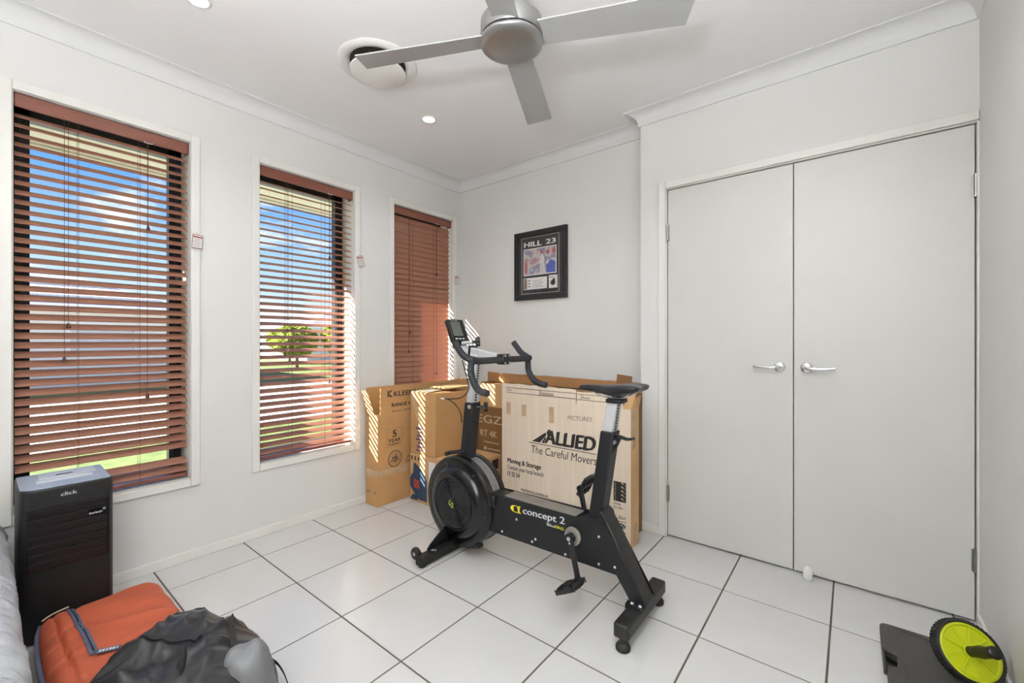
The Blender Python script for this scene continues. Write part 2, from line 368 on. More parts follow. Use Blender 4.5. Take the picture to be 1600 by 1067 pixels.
# ------------------------------------------------------------------ windows
def window(n, y0, y1):
    w = empty('window_%d' % n, (XW, (y0 + y1) / 2, WZ0)); struct(w)
    a = .042; xo = XW + .0125
    MB().box((XW, y0 - a, WZ0 - a), (xo, y0 - .002, WZ1 + a)).box((XW, y1 + .002, WZ0 - a), (xo, y1 + a, WZ1 + a)).box((XW, y0 - .002, WZ1 + .002), (xo, y1 + .002, WZ1 + a)).box((XW, y0 - .002, WZ0 - a), (xo, y1 + .002, WZ0 - .002)).build('architrave', M['trim'], w, bevel=.003)
    xi = XW - .150; t = .0015
    MB().box((xi, y0, WZ0), (XW + .004, y0 + t, WZ1)).box((xi, y1 - t, WZ0), (XW + .004, y1, WZ1)).box((xi, y0, WZ1 - t), (XW + .004, y1, WZ1)).box((xi, y0, WZ0), (XW + .004, y1, WZ0 + t)).build('reveal_lining', M['trim'], w)
    xf = XW - .150; fw = .055
    f = MB().box((xf - .05, y0 + .001, WZ0 + .001), (xf, y0 + fw, WZ1 - .001)).box((xf - .05, y1 - fw, WZ0 + .001), (xf, y1 - .001, WZ1 - .001)).box((xf - .05, y0 + .001, WZ1 - fw), (xf, y1 - .001, WZ1 - .001)).box((xf - .05, y0 + .001, WZ0 + .001), (xf, y1 - .001, WZ0 + .04))
    for yy in (y0 + .026, y1 - .030): f.box((xf, yy, WZ0 + .03), (xf + .010, yy + .004, WZ1 - .03))
    f.build('window_frame', M['alu'], w)
    MB().box((xf - .028, y0 + fw - .004, WZ0 + .036), (xf - .024, y1 - fw + .004, WZ1 - fw + .004)).build('pane', M['glass'], w)
for n, (a, b) in enumerate(WIN): window(n + 1, a, b)
# eaves
struct(MB().box((-3.63, -4, 2.28), (XO, 8, 2.30)).build('eave_soffit', M['soffit']))
struct(MB().box((-3.66, -4, 2.265), (-3.63, 8, 2.44)).build('eave_fascia', M['fascia']))
mb = MB(); mb.add([(-3.66, -4, 2.44), (-3.66, 8, 2.44), (XO + .3, 8, 2.95), (XO + .3, -4, 2.95), (-3.66, -4, 2.46), (-3.66, 8, 2.46), (XO + .3, 8, 2.97), (XO + .3, -4, 2.97)], [(0, 1, 2, 3), (7, 6, 5, 4), (0, 4, 5, 1), (2, 6, 7, 3), (0, 3, 7, 4), (1, 5, 6, 2)])
struct(mb.build('eave_roof', M['roof']))

# ------------------------------------------------------------------ blinds
PITCH = .0407; SW = .047
def blind(y0, y1, theta, skip, label, wood):
    L = y1 - y0 - .012; yc = (y0 + y1) / 2; xs = XW - .042; ya, yb = y0 + .006, y1 - .006
    b = empty('venetian_blind', (xs, yc, WZ1), label, 'blind', 'timber venetian blinds on the window wall')
    MB().box((xs - .020, ya, WZ1 - .045), (xs + .020, yb, WZ1 - .004)).box((xs + .024, ya - .002, WZ1 - .060), (xs + .034, yb + .002, WZ1 - .003)).box((xs - .016, yb - .006, WZ1 - .060), (xs + .024, yb + .002, WZ1 - .003)).build('valance', M['rail'], b, bevel=.003)
    # one slat mesh, slightly crowned; room edge low, outer edge high
    prof_ = []; h = SW / 2; t = .0014
    for k in range(5): u = -h + SW * k / 4; prof_.append((u, .0016 * (1 - (u / h) ** 2) + t))
    for k in range(4, -1, -1): u = -h + SW * k / 4; prof_.append((u, .0016 * (1 - (u / h) ** 2) - t))
    c, s_ = math.cos(theta), math.sin(theta)
    poly = [(u * c + w * s_, -u * s_ + w * c) for u, w in prof_]      # +x towards the room is the low edge
    sl0 = None; z = WZ1 - .087; zs = []
    for k in range(41):
        zk = z - PITCH * k
        if k in skip: continue
        zs.append(zk)
        if sl0 is None:
            sl0 = MB().prism([(xs + u, WZ1 + w) for u, w in poly], 'y', ya, yb).build('slat', wood, b, smooth=40); o = sl0
        else: o = bpy.data.objects.new('slat', sl0.data); COL.objects.link(o); o.parent = b
        o.location = (0, 0, zk - WZ1); o.rotation_euler = (random.uniform(-.0025, .0025), random.uniform(-.02, .02), 0)
    zb = zs[-1] - .033
    MB().box((xs - .023, ya, zb - .008), (xs + .023, yb, zb + .008)).build('bottom_rail', M['rail'], b, bevel=.003)
    for off in (.196, .41):
        m_ = MB()
        for dx in (.0245, -.0245): m_.box((xs + dx - .0007, y0 + off - .0007, zb), (xs + dx + .0007, y0 + off + .0007, WZ1 - .045))
        m_.build('ladder_cord', M['cord'], b)
    for off, zt in ((.150, 1.075), (.163, 1.225), (.437, .885), (.440, 1.72)):
        x = xs + .031
        cd = MB().box((x - .0008, y0 + off - .0008, zt), (x + .0008, y0 + off + .0008, WZ1 - .06)).build('pull_cord', M['cord'], b)
        MB().lathe([(.003, .024), (.0045, .018), (.0085, .004), (.0075, 0), (0, 0)], (x, y0 + off, zt - .014), (0, 0, 1), 12).build('tassel', M['cord'], cd, smooth=50)
    MB().tube([(xs + .036, y0 + .425, WZ1 - .058), (xs + .040, y0 + .425, WZ1 - .064), (xs + .040, y0 + .455, WZ1 - .064), (xs + .036, y0 + .455, WZ1 - .058)], .0016, 6).build('cord_clip', M['white'], b)
    return b
blind(*WIN[0], R(34), {38}, 'brown timber venetian blind nearest the black cooler, slats half open', M['slat'])
blind(*WIN[1], R(25), set(), 'brown timber venetian blind in the middle window with blue sky showing', M['slat'])
blind(*WIN[2], R(68), set(), 'closed brown timber blind in the corner window above the boxes', M['slat'])
# child safety tags
def ctag(y, z, rot, label):
    t = empty('safety_tag', (XW + .018, y, z), label, 'tag', 'cord safety tags beside the windows'); Mx = Matrix.Rotation(rot, 3, 'X'); x = XW + .018
    w, h = .048, .074
    MB().obox((x, y, z), (.001, w, h), Mx).build('card', M['paper'], t)
    r = MB()
    for dy, dz, sy, sz in ((0, h / 2 - .002, w, .003), (0, -h / 2 + .002, w, .003), (w / 2 - .0015, 0, .0025, h), (-w / 2 + .0015, 0, .0025, h), (0, h / 2 - .013, w * .86, .007)):
        r.obox(Vector((x + .0009, y, z)) + Mx @ Vector((0, dy, dz)), (.0006, sy, sz), Mx)
    r.build('red_border', M['redp'], t)
    g = MB()
    for k in range(6): g.obox(Vector((x + .0009, y, z)) + Mx @ Vector((0, -.002 * (k % 3), h / 2 - .024 - .0075 * k)), (.0005, w * (.7 - .1 * (k % 2)), .0018), Mx)
    g.build('small_print', M['pen'], t)
    MB().tube([Vector((x, y, z)) + Mx @ Vector((0, 0, h / 2)), (x - .003, y - .004, z + h / 2 + .012)], .0008, 6).build('string', M['cord'], t)
ctag(.734, 1.681, R(-4), 'white card tag with red border beside the window nearest the cooler')
ctag(1.696, 1.718, R(16), 'tilted white tag with red border between the middle and corner windows')
ctag(2.636, 1.686, R(5), 'white tag with red border in the corner by the closed blind')

# ------------------------------------------------------------------ ceiling fittings
def downlight(loc):
    d = empty('ceiling_downlight', loc); x, y, z = loc
    MB().lathe([(.036, 0), (.047, 0), (.047, -.002), (.044, -.004), (.037, -.0045), (.036, -.001)], loc, (0, 0, 1), 36, True).build('trim_ring', M['white'], d, smooth=40)
    MB().lathe([(0, -.0012), (.036, -.0012), (.036, -.0004), (0, -.0004)], loc, (0, 0, 1), 32).build('lens', M['lens'], d)
    return d
spots = [(-2.085, .565), (-2.077, 1.771), (-.26, .565), (-.26, 1.771), (-2.085, -.50), (-.26, -.50)]
labs = ['lit round downlight at the top edge above the near window', 'lit round downlight between the vent and the corner of the room'] + ['ceiling downlight on the wardrobe side, just above the camera', 'ceiling downlight in front of the wardrobe doors, above the frame', 'ceiling downlight over the silver grey bed', 'ceiling downlight in the corner behind the camera']
d0 = downlight((*spots[0], ZC - .0005))
ld = bpy.data.lights.new('downlight_lamp', 'AREA'); ld.shape = 'DISK'; ld.size = .07; ld.energy = LAMP_W; ld.color = LAMP_COL; ld.spread = R(130)
lo = bpy.data.objects.new('downlight_lamp', ld); COL.objects.link(lo); lo.parent = d0; lo.location = (0, 0, -.006)
for k, sp in enumerate(spots):
    o = d0 if k == 0 else dup(d0, (*sp, ZC - .0005))
    tag(o, labs[k], 'downlight', 'ceiling downlights')

# added unseen uplighter behind the camera; fills the room by ceiling bounce
LX, LY = -.02, -.62
fl_ = empty('added_fill_uplight', (LX, LY, 0), 'added unseen white uplighter behind the camera, fill light for the ceiling', 'added fill light')
MB().lathe([(0, .001), (.13, .001), (.132, .012), (.10, .022), (.02, .03), (0, .03)], (LX, LY, 0), (0, 0, 1), 40).build('base', M['white'], fl_, smooth=40)
MB().cyl((LX, LY, .028), (LX, LY, 1.21), .012, seg=16).build('pole', M['white'], fl_, smooth=40)
MB().lathe([(0, 1.205), (.03, 1.205), (.10, 1.25), (.15, 1.32), (.154, 1.32), (.104, 1.242), (.03, 1.195), (0, 1.195)], (LX, LY, 0), (0, 0, 1), 48).build('bowl_shade', M['white'], fl_, smooth=40)
MB().lathe([(0, 1.25), (.09, 1.25), (.09, 1.253), (0, 1.253)], (LX, LY, 0), (0, 0, 1), 32).build('diffuser', M['lens'], fl_)
ul = bpy.data.lights.new('fill_uplight', 'AREA'); ul.shape = 'DISK'; ul.size = .28; ul.energy = FILL_UPLIGHT_W; ul.spread = R(152); ul.color = LAMP_COL
uo = bpy.data.objects.new('fill_uplight', ul); COL.objects.link(uo); uo.parent = fl_; uo.location = (0, 0, 1.31); uo.rotation_euler = (R(180), 0, 0)
# ceiling fan
FC = Vector((-.965, 1.21, 0))
fan = empty('ceiling_fan', (FC.x, FC.y, ZC), 'silver four-blade ceiling fan with brushed metal hub', 'fan')
c = (FC.x, FC.y, 0)
MB().lathe([(0, ZC - .001), (.075, ZC - .001), (.078, ZC - .03), (.06, ZC - .07), (.022, ZC - .085), (.018, ZC - .236), (0, ZC - .236)], c, (0, 0, 1), 40).build('canopy', M['silver'], fan, smooth=40)
MB().lathe([(.0, 2.312), (.06, 2.312), (.104, 2.309), (.112, 2.302), (.113, 2.246), (.111, 2.243), (0, 2.243)], c, (0, 0, 1), 56).build('motor_housing', M['silver'], fan, smooth=40)
MB().lathe([(.109, 2.2435), (.109, 2.236), (.0, 2.236)], c, (0, 0, 1), 48).build('shadow_gap', M['black'], fan)
MB().lathe([(.112, 2.237), (.1135, 2.234), (.1125, 2.226), (.104, 2.220), (.085, 2.2165), (.05, 2.214), (0, 2.213)], c, (0, 0, 1), 56).build('bottom_cap', M['silver'], fan, smooth=60)
bl0 = None
for k in range(4):
    a = R(25.3 + 90 * k)
    if bl0 is None:
        mb = MB(); n_ = 14; top = []; bot = []
        for i in range(n_ + 1):
            r_ = .100 + (.622 - .100) * i / n_; wl = .048 + .013 * i / n_; tw = R(-13)
            tip = 0 if i < n_ else 1
            for sgn in (-1, 1):
                rr = r_ - (.022 if (tip and sgn > 0) else 0); y = sgn * wl
                top.append((rr, y * math.cos(tw), 2.255 + y * math.sin(tw) + .0025)); bot.append((rr, y * math.cos(tw), 2.255 + y * math.sin(tw) - .0025))
        N = len(top); fs = []
        for i in range(n_):
            a0, a1, b0, b1 = 2 * i, 2 * i + 1, 2 * i + 2, 2 * i + 3
            fs += [(a0, b0, b1, a1), (N + a0, N + a1, N + b1, N + b0), (a0, N + a0, N + b0, b0), (a1, b1, N + b1, N + a1)]
        fs += [(0, 1, N + 1, N), (N - 2, 2 * N - 2, 2 * N - 1, N - 1)]
        mb.add([Vector(p) + Vector((FC.x, FC.y, 0)) for p in top + bot], fs)
        bl0 = mb.build('blade', M['blade'], fan, smooth=40); o = bl0
    else: o = bpy.data.objects.new('blade', bl0.data); COL.objects.link(o); o.parent = fan
    o.rotation_euler = (0, 0, a)

# air vent
V = (-1.865, 1.262, ZC)
vent = empty('ceiling_vent', V, 'round white ceiling air vent with a dropped centre disc', 'air vent')
MB().lathe([(.135, -.001), (.192, -.001), (.193, -.004), (.186, -.010), (.160, -.013), (.142, -.008), (.135, .0)], V, (0, 0, 1), 56, True).build('flange', M['white'], vent, smooth=40)
MB().lathe([(0, -.0008), (.136, -.0008), (.136, -.0003), (0, -.0003)], V, (0, 0, 1), 48).build('duct_throat', M['dark'], vent)
MB().lathe([(0, -.036), (.128, -.036), (.134, -.040), (.132, -.046), (.11, -.050), (0, -.052)], V, (0, 0, 1), 56).build('centre_disc', M['white'], vent, smooth=40)
mb = MB()
for k in range(4):
    t = R(35 + 90 * k); mb.cyl((V[0] + .11 * math.cos(t), V[1] + .11 * math.sin(t), ZC - .002), (V[0] + .09 * math.cos(t), V[1] + .09 * math.sin(t), ZC - .037), .005, seg=8)
mb.build('bracket', M['dark'], vent)

# ------------------------------------------------------------------ framed picture on the back wall
pic = empty('framed_print', (-1.86, YB - .001, 1.47), 'black framed sports photo with white lettering on the back wall', 'picture')
X0, X1, Z0, Z1 = -2.100, -1.618, 1.471, 2.001; Yp = YB - .001; fw = .040; fd = .026
mb = MB()
for (ax, az, bx, bz) in ((X0, Z0, X1, Z0 + fw), (X0, Z1 - fw, X1, Z1), (X0, Z0 + fw, X0 + fw, Z1 - fw), (X1 - fw, Z0 + fw, X1, Z1 - fw)): mb.box((ax, Yp - fd, az), (bx, Yp, bz))
mb.build('frame', M['frameb'], pic, bevel=.003)
yb_ = Yp - .010
MB().box((X0 + .035, yb_, Z0 + .035), (X1 - .035, Yp - .002, Z1 - .035)).build('mat_board', M['matb'], pic)
mb = MB(); y_ = yb_ - .0006
for a, b in (((-2.035, 1.953), (-1.690, 1.955)), ((-2.035, 1.520), (-1.690, 1.522)), ((-2.035, 1.52), (-2.033, 1.955)), ((-1.692, 1.52), (-1.690, 1.955))): mb.box((a[0], y_, a[1]), (b[0], yb_, b[1]))
mb.build('mat_line', M['paper'], pic)
t = MB(); rx, uz = (1, 0, 0), (0, 0, 1)
put_text(t, 'HILL', (-2.012, y_, 1.882), rx, uz, .168, .040, bold=.06); put_text(t, '23', (-1.808, y_, 1.884), rx, uz, .090, .038, bold=.06)
t.build('title_lettering', M['paper'], pic, fix=False)
MB().box((-2.016, y_, 1.660), (-1.712, yb_, 1.868)).build('photo_border', M['paper'], pic)
ph = MB().box((-2.010, y_ - .0006, 1.667), (-1.718, y_, 1.862)).build('photo', M['photo'], pic)
# generic crowd shapes in the photo
def blob(mb, cx, cz, rx_, rz_, y, n=12): mb.add([(cx + rx_ * math.cos(2 * math.pi * k / n), y, cz + rz_ * math.sin(2 * math.pi * k / n)) for k in range(n)], [list(range(n))])
q = MB(); blob(q, -1.755, 1.732, .034, .030, y_ - .0012); q.box((-1.80, y_ - .0009, 1.668), (-1.722, y_ - .0008, 1.735)); q.build('blue_patch', mat('photo_blue', (84, 98, 178), .5, var=.1), pic)
q = MB(); blob(q, -1.84, 1.76, .020, .050, y_ - .0012); q.box((-1.858, y_ - .0009, 1.668), (-1.838, y_ - .0008, 1.74)); q.box((-1.834, y_ - .0009, 1.668), (-1.816, y_ - .0008, 1.74)); q.build('pale_patch', mat('photo_pale', (206, 200, 198), .5, var=.1), pic)
q = MB(); blob(q, -1.735, 1.83, .018, .02, y_ - .0009); blob(q, -1.79, 1.825, .014, .017, y_ - .0009); blob(q, -1.846, 1.832, .012, .016, y_ - .0009); blob(q, -1.99, 1.72, .012, .05, y_ - .0009); q.build('red_patch', mat('photo_red', (170, 84, 80), .5, var=.1), pic)
MB().box((-2.016, y_, 1.552), (-1.796, yb_, 1.642)).build('certificate', M['paper'], pic)
q = MB().box((-2.012, y_ - .0004, 1.556), (-1.984, y_, 1.638))
for k in range(3): q.box((-1.976, y_ - .0004, 1.572 + .022 * k), (-1.952, y_, 1.580 + .022 * k))
for k in range(4): q.box((-1.93, y_ - .0004, 1.570 + .015 * k), (-1.83 - .015 * (k % 2), y_, 1.573 + .015 * k))
q.build('certificate_print', M['pen'], pic)
MB().box((-1.781, y_, 1.550), (-1.704, yb_, 1.647)).build('crest_card', M['paper'], pic)
q = MB(); blob(q, -1.742, 1.592, .020, .022, y_ - .0005); blob(q, -1.735, 1.612, .010, .012, y_ - .0009); q.box((-1.772, y_ - .0005, 1.628), (-1.745, y_ - .0004, 1.633)); q.tube([(-1.755, y_ - .0006, 1.575), (-1.768, y_ - .0006, 1.59), (-1.764, y_ - .0006, 1.605)], .002, 6); q.build('crest_print', M['ink'], pic)
MB().box((X0 + fw - .002, Yp - .018, Z0 + fw - .002), (X1 - fw + .002, Yp - .0165, Z1 - fw + .002)).build('glazing', M['glass'], pic)

# ------------------------------------------------------------------ cardboard boxes
T = .004
def print_y(root, items, y, name, m, u=(0, 0, 1), r=(1, 0, 0)):
    t = MB()
    for it in items: put_text(t, it[0], (it[1], y, it[2]), r, u, it[3], it[4], *(it[5:] or ()))
    return t.build(name, m, root, fix=False)
# range-hood carton on end along the window wall
kb = empty('carton', (-2.645, 2.18, 0), 'tall narrow brown appliance carton with open torn flaps against the window wall', 'box')
kx0, kx1, ky0, ky1, kz = -2.715, -2.570, 1.735, 2.655, .64
mb = MB().box((kx0, ky0, .001), (kx1, ky0 + T, kz)).box((kx0, ky1 - T, .001), (kx1, ky1, kz + .19)).box((kx0, ky0 + T, .001), (kx0 + T, ky1 - T, kz + .18)).box((kx1 - T, ky0 + T, .001), (kx1, ky1 - T, kz)).box((kx0 + T, ky0 + T, .001), (kx1 - T, ky1 - T, .006))
mb.build('body', M['cbrown'], kb)
# upstanding long flap with printed face, ragged top
n_ = 24; poly = [(ky0 + .020, kz)] + [(ky1 - T, kz)] + [(ky1 - T - (ky1 - ky0 - .026) * k / n_, kz + .196 - .012 * k / n_ + random.uniform(-.003, .003)) for k in range(n_ + 1)]
MB().prism(poly, 'x', kx1 - T, kx1).build('flap', M['cbrown'], kb)
# end flap folded outward
mb = MB().add([(kx0, ky0, kz - .02), (kx1 - .03, ky0, kz - .02), (kx1 - .055, ky0 - .050, kz + .165), (kx0 + .005, ky0 - .040, kz + .165), (kx0, ky0 + T, kz - .02), (kx1 - .03, ky0 + T, kz - .02), (kx1 - .055, ky0 - .046, kz + .167), (kx0 + .005, ky0 - .036, kz + .167)],
              [(0, 1, 2, 3), (7, 6, 5, 4), (0, 4, 5, 1), (1, 5, 6, 2), (2, 6, 7, 3), (3, 7, 4, 0)]); mb.build('flap', M['ctan'], kb)
xk = kx1 + .0006; ry = (0, 1, 0)
lettering(kb, 'printed_line', M['ink'], (xk, 0, 0), ry, uz, [('KLEENMAID', 1.868, .756, .335, .037, .04), ('RANGE HOOD', 1.850, .682, .275, .028, .05), ('Model: RMSC', 1.853, .643, .19, .016), ('5', 1.857, .466, .036, .050, .06), ('YEAR', 1.820, .430, .108, .027, .04), ('WARRANTY', 1.820, .410, .108, .013, .05)])
t = MB()
t.add([(xk, 1.815, .757), (xk, 1.826, .757), (xk, 1.826, .802), (xk, 1.815, .802)], [(0, 1, 2, 3)]); t.add([(xk, 1.829, .780), (xk, 1.857, .803), (xk, 1.840, .803), (xk, 1.828, .792)], [(0, 1, 2, 3)]); t.add([(xk, 1.829, .778), (xk, 1.860, .755), (xk, 1.836, .756), (xk, 1.828, .768)], [(0, 1, 2, 3)])
t.build('brand_emblem', M['ink'], kb, fix=False); t = MB()
for a, b in (((1.810, .400), (1.942, .4015)), ((1.810, .527), (1.942, .5285)), ((1.810, .40), (1.8115, .528)), ((1.9405, .40), (1.942, .528))): t.add([(xk, a[0], a[1]), (xk, b[0], a[1]), (xk, b[0], b[1]), (xk, a[0], b[1])], [(0, 1, 2, 3)])
def ring(mb, P, r0, r1, n=32, a0=0, a1=360):
    vs_ = []
    for k in range(n + 1):
        th = R(a0 + (a1 - a0) * k / n)
        vs_ += [P(r0 * math.cos(th), r0 * math.sin(th)), P(r1 * math.cos(th), r1 * math.sin(th))]
    mb.add(vs_, [(2 * k, 2 * k + 1, 2 * k + 3, 2 * k + 2) for k in range(n)])
PK = lambda u, w: (xk, 1.878 + u, .310 + w)
t.build('warranty_frame', M['ink'], kb, fix=False); t = MB(); ring(t, PK, .053, .059); ring(t, PK, .036, .0375)
for k in range(14):
    th = R(k * 137); rr = .008 + .024 * (k / 14); cx, cz = rr * math.cos(th), rr * math.sin(th); ring(t, lambda u, w: PK(cx + u, cz + w), 0.0, .0065, 7)
for k in range(20): th = R(18 * k); cx, cz = .0445 * math.cos(th), .0445 * math.sin(th); ring(t, lambda u, w: PK(cx + u, cz + w), 0, .0028, 6)
t.build('round_emblem', M['ink'], kb, fix=False); t = MB()
for k in range(3):
    A = Vector((0, 1.998 + .034 * math.cos(R(90 + 120 * k)), .285 + .034 * math.sin(R(90 + 120 * k)))); B = Vector((0, 1.998 + .034 * math.cos(R(210 + 120 * k)), .285 + .034 * math.sin(R(210 + 120 * k)))); C_ = Vector((0, 1.998, .285))
    a1, b1 = A.lerp(B, .06), A.lerp(B, .94); a2, b2 = a1.lerp(C_, .25), b1.lerp(C_, .25)
    t.add([(xk, p.y, p.z) for p in (a1, b1, b2, a2)], [(0, 1, 2, 3)])
t.build('recycling_mark', M['ink'], kb, fix=False)
MB().box((kx1 + .0001, ky0 + .004, .205), (kx1 + .0005, ky1 - .3, .250)).box((kx0 + .01, ky0 - .0005, .205), (kx1 - .002, ky0 - .0001, .25)).build('tape', M['tape'], kb)
t = MB(); put_text(t, '44°  III', (-2.700, ky0 - .0008, .085), rx, uz, .11, .018); t.build('end_print', M['ink'], kb, fix=False)

def carton(name, label, a, b, m, parts=True):
    c = empty(name, ((a[0] + b[0]) / 2, (a[1] + b[1]) / 2, a[2]), label, 'box')
    MB().box(a, b).build('body', m, c, bevel=.004)
    return c
# lower box (blue print)
lb = carton('carton', 'brown carton with dark blue printing under another box', (-2.522, 1.975, .001), (-1.956, 2.338, .345), M['ctan'])
yl = 1.975 - .0006; q = MB()
q.add([(x, yl, z) for x, z in ((-2.521, .16), (-2.50, .195), (-2.488, .20), (-2.482, .272), (-2.462, .278), (-2.395, .235), (-2.335, .17), (-2.335, .02), (-2.42, .02), (-2.47, .055), (-2.521, .10))], [list(range(11))])
q.add([(x, yl, z) for x, z in ((-2.521, .01), (-2.44, .012), (-2.42, .045), (-2.49, .05))], [(0, 1, 2, 3)]); q.build('blue_print', M['bluep'], lb)
q = MB(); q.add([(x, yl - .0005, z) for x, z in ((-2.478, .10), (-2.415, .095), (-2.415, .155), (-2.478, .165))], [(0, 1, 2, 3)]); q.build('square_print', M['redp'], lb)
q = MB()
for k in range(3): q.box((-2.506 + .035 * k, yl, .295), (-2.492 + .035 * k, yl + .0003, .325))
q.build('arrow_print', M['ink'], lb)
MB().box((-2.318, yl, .15), (-2.25, yl + .0004, .31)).build('shipping_label', M['paper'], lb)
MB().box((-2.30, 2.14, .3452), (-1.957, 2.18, .3456)).box((-1.9558, 2.14, .10), (-1.9553, 2.18, .3455)).build('tape', M['tape'], lb)
MB().box((-1.9558, 2.235, .255), (-1.9552, 2.30, .325)).build('side_label', M['ink'], lb)
# upper box
ub = carton('carton', 'plain brown carton on top of another box with brochures on it', (-2.518, 1.975, .346), (-2.250, 2.330, .786), M['cbrown'])
q = MB(); q.add([(-2.517, 1.9743, .76), (-2.47, 1.9743, .775), (-2.385, 1.9743, .52), (-2.405, 1.9743, .50)], [(0, 1, 2, 3)]); q.build('tape', M['tape'], ub)
q = MB()
for k in range(7): q.box((-2.455 + .011 * (k % 3), 1.9742, .365 + .026 * k), (-2.38 + .005 * (k % 2), 1.9745, .38 + .026 * k))
q.build('printed_sticker', mat('sticker_print', (110, 70, 74), .5, var=.4, vscale=60, rgb2=(70, 80, 120)), ub)
br = MB().add([(-2.515, 1.985, .7875), (-2.36, 2.0, .7875), (-2.33, 2.31, .800), (-2.50, 2.32, .803), (-2.515, 1.985, .7890), (-2.36, 2.0, .7895), (-2.33, 2.31, .8075), (-2.50, 2.32, .811)], [(0, 3, 2, 1), (4, 5, 6, 7), (0, 1, 5, 4), (1, 2, 6, 5), (2, 3, 7, 6), (3, 0, 4, 7)]).build('brochure', M['brochure'])
tag(br, 'thin colourful brochure lying on the upper brown carton', 'brochure')
tag(MB().box((-2.44, 2.10, .8100), (-2.255, 2.325, .820)).build('folded_cardboard', M['ctan'], bevel=.002), 'folded piece of cardboard on the brochure behind the bike post', 'cardboard')
# television carton behind, upright against the back wall
tv = empty('television_carton', (-1.58, 2.48, 0), 'wide flat brown television carton behind the pale moving box', 'box')
tx0, tx1, ty0, ty1, tz = -2.262, -1.003, 2.400, 2.535, .835
MB().box((tx0, ty0, .001), (tx1, ty0 + T, tz)).box((tx0, ty1 - T, .001), (tx1, ty1, tz)).box((tx0, ty0 + T, .001), (tx0 + T, ty1 - T, tz)).box((tx1 - T, ty0 + T, .001), (tx1, ty1 - T, tz)).box((tx0 + T, ty0 + T, .001), (tx1 - T, ty1 - T, .006)).build('body', M['cdark'], tv)
poly = [(tx0, tz - .03), (tx1, tz - .03)] + [(tx1 - (tx1 - tx0) * k / 30, tz + .062 + .012 * k / 30 + random.uniform(-.003, .003)) for k in range(31)]
MB().prism(poly, 'y', ty1 - T, ty1).build('flap', M['inside'], tv)
MB().box((tx0 + .001, ty0 - .0008, .02), (-1.75, ty0 - .0002, .66)).build('printed_panel', M['ctv'], tv)
MB().box((tx0 + .001, ty0 - .0008, .662), (-1.75, ty0 - .0002, .832)).build('plain_panel', M['ctan'], tv)
MB().box((tx0 + T, ty0 + T, tz - .012), (tx1 - T, ty1 - T, tz - .008)).build('inner_flap', M['inside'], tv)
MB().obox((-1.068, ty0 + .012, tz + .055), (.095, T, .12), Matrix.Rotation(R(6), 3, 'Y')).build('corner_flap', M['cdark'], tv)
t = MB(); yt = ty0 - .0012
lettering(tv, 'printed_line', M['creamp'], (0, yt, 0), rx, uz, [('EGZA', -2.250, .537, .335, .060, .012), ('RT', -2.219, .436, .075, .048, .012), ('4K', -2.125, .436, .073, .048, .012)])
t.add([(-2.18, yt, .335), (-2.155, yt, .335), (-2.155, yt, .360), (-2.18, yt, .360)], [(0, 1, 2, 3)]); t.box((-2.145, yt, .343), (-2.02, yt + .0003, .350)); t.box((-2.18, yt, .392), (-2.03, yt + .0003, .398))
t.build('printed_mark', M['creamp'], tv, fix=False)
# pale moving box for pictures
ab = empty('moving_box', (-1.417, 2.305, 0), 'large pale picture moving box with black printing behind the exercise bike', 'box')
ax0, ax1, ay0, ay1, az = -1.878, -.955, 2.249, 2.362, .775
mb = MB().box((ax0, ay0, .001), (ax1, ay0 + T, az)).box((ax0, ay1 - T, .001), (ax1, ay1, az)).box((ax0, ay0 + T, .001), (ax0 + T, ay1 - T, az)).box((ax1 - T, ay0 + T, .001), (ax1, ay1 - T, az)).box((ax0 + T, ay0 + T, .001), (ax1 - T, ay1 - T, .006))
mb.build('body', M['ccream'], ab)
poly = [(ax0, az), (-1.30, az)] + [(-1.30 - (.578) * k / 14, .862 + .006 * k / 14 + random.uniform(-.003, .003)) for k in range(15)]
MB().prism(poly, 'y', ay0, ay0 + T).build('flap', M['ccream'], ab)
poly = [(-1.292, az), (-1.00, az)] + [(-1.00 - .292 * k / 8, .852 + random.uniform(-.003, .003)) for k in range(9)]
MB().prism(poly, 'y', ay0 - .003, ay0 + T - .003).build('flap', M['ccream'], ab)
MB().add([(-1.00, ay0, az - .005), (-.956, ay0, az - .005), (-.935, ay0 + .02, .855), (-.985, ay0 + .012, .86), (-1.00, ay0 + T, az - .005), (-.956, ay0 + T, az - .005), (-.935, ay0 + .024, .855), (-.985, ay0 + .016, .86)], [(0, 1, 2, 3), (7, 6, 5, 4), (0, 4, 5, 1), (1, 5, 6, 2), (2, 6, 7, 3), (3, 7, 4, 0)]).build('flap', M['ctan'], ab)
MB().add([(ax1 - T, ay0 + .01, az - .005), (ax1 - T, ay1, az - .005), (ax1 + .012, ay1, .845), (ax1 + .008, ay0 + .02, .83), (ax1, ay0 + .01, az - .005), (ax1, ay1, az - .005), (ax1 + .016, ay1, .845), (ax1 + .012, ay0 + .02, .83)], [(0, 1, 2, 3), (7, 6, 5, 4), (0, 4, 5, 1), (1, 5, 6, 2), (2, 6, 7, 3), (3, 7, 4, 0)]).build('flap', M['ctan'], ab)
ya_ = ay0 - .0036; yi = ay0 - .0008; t = MB()
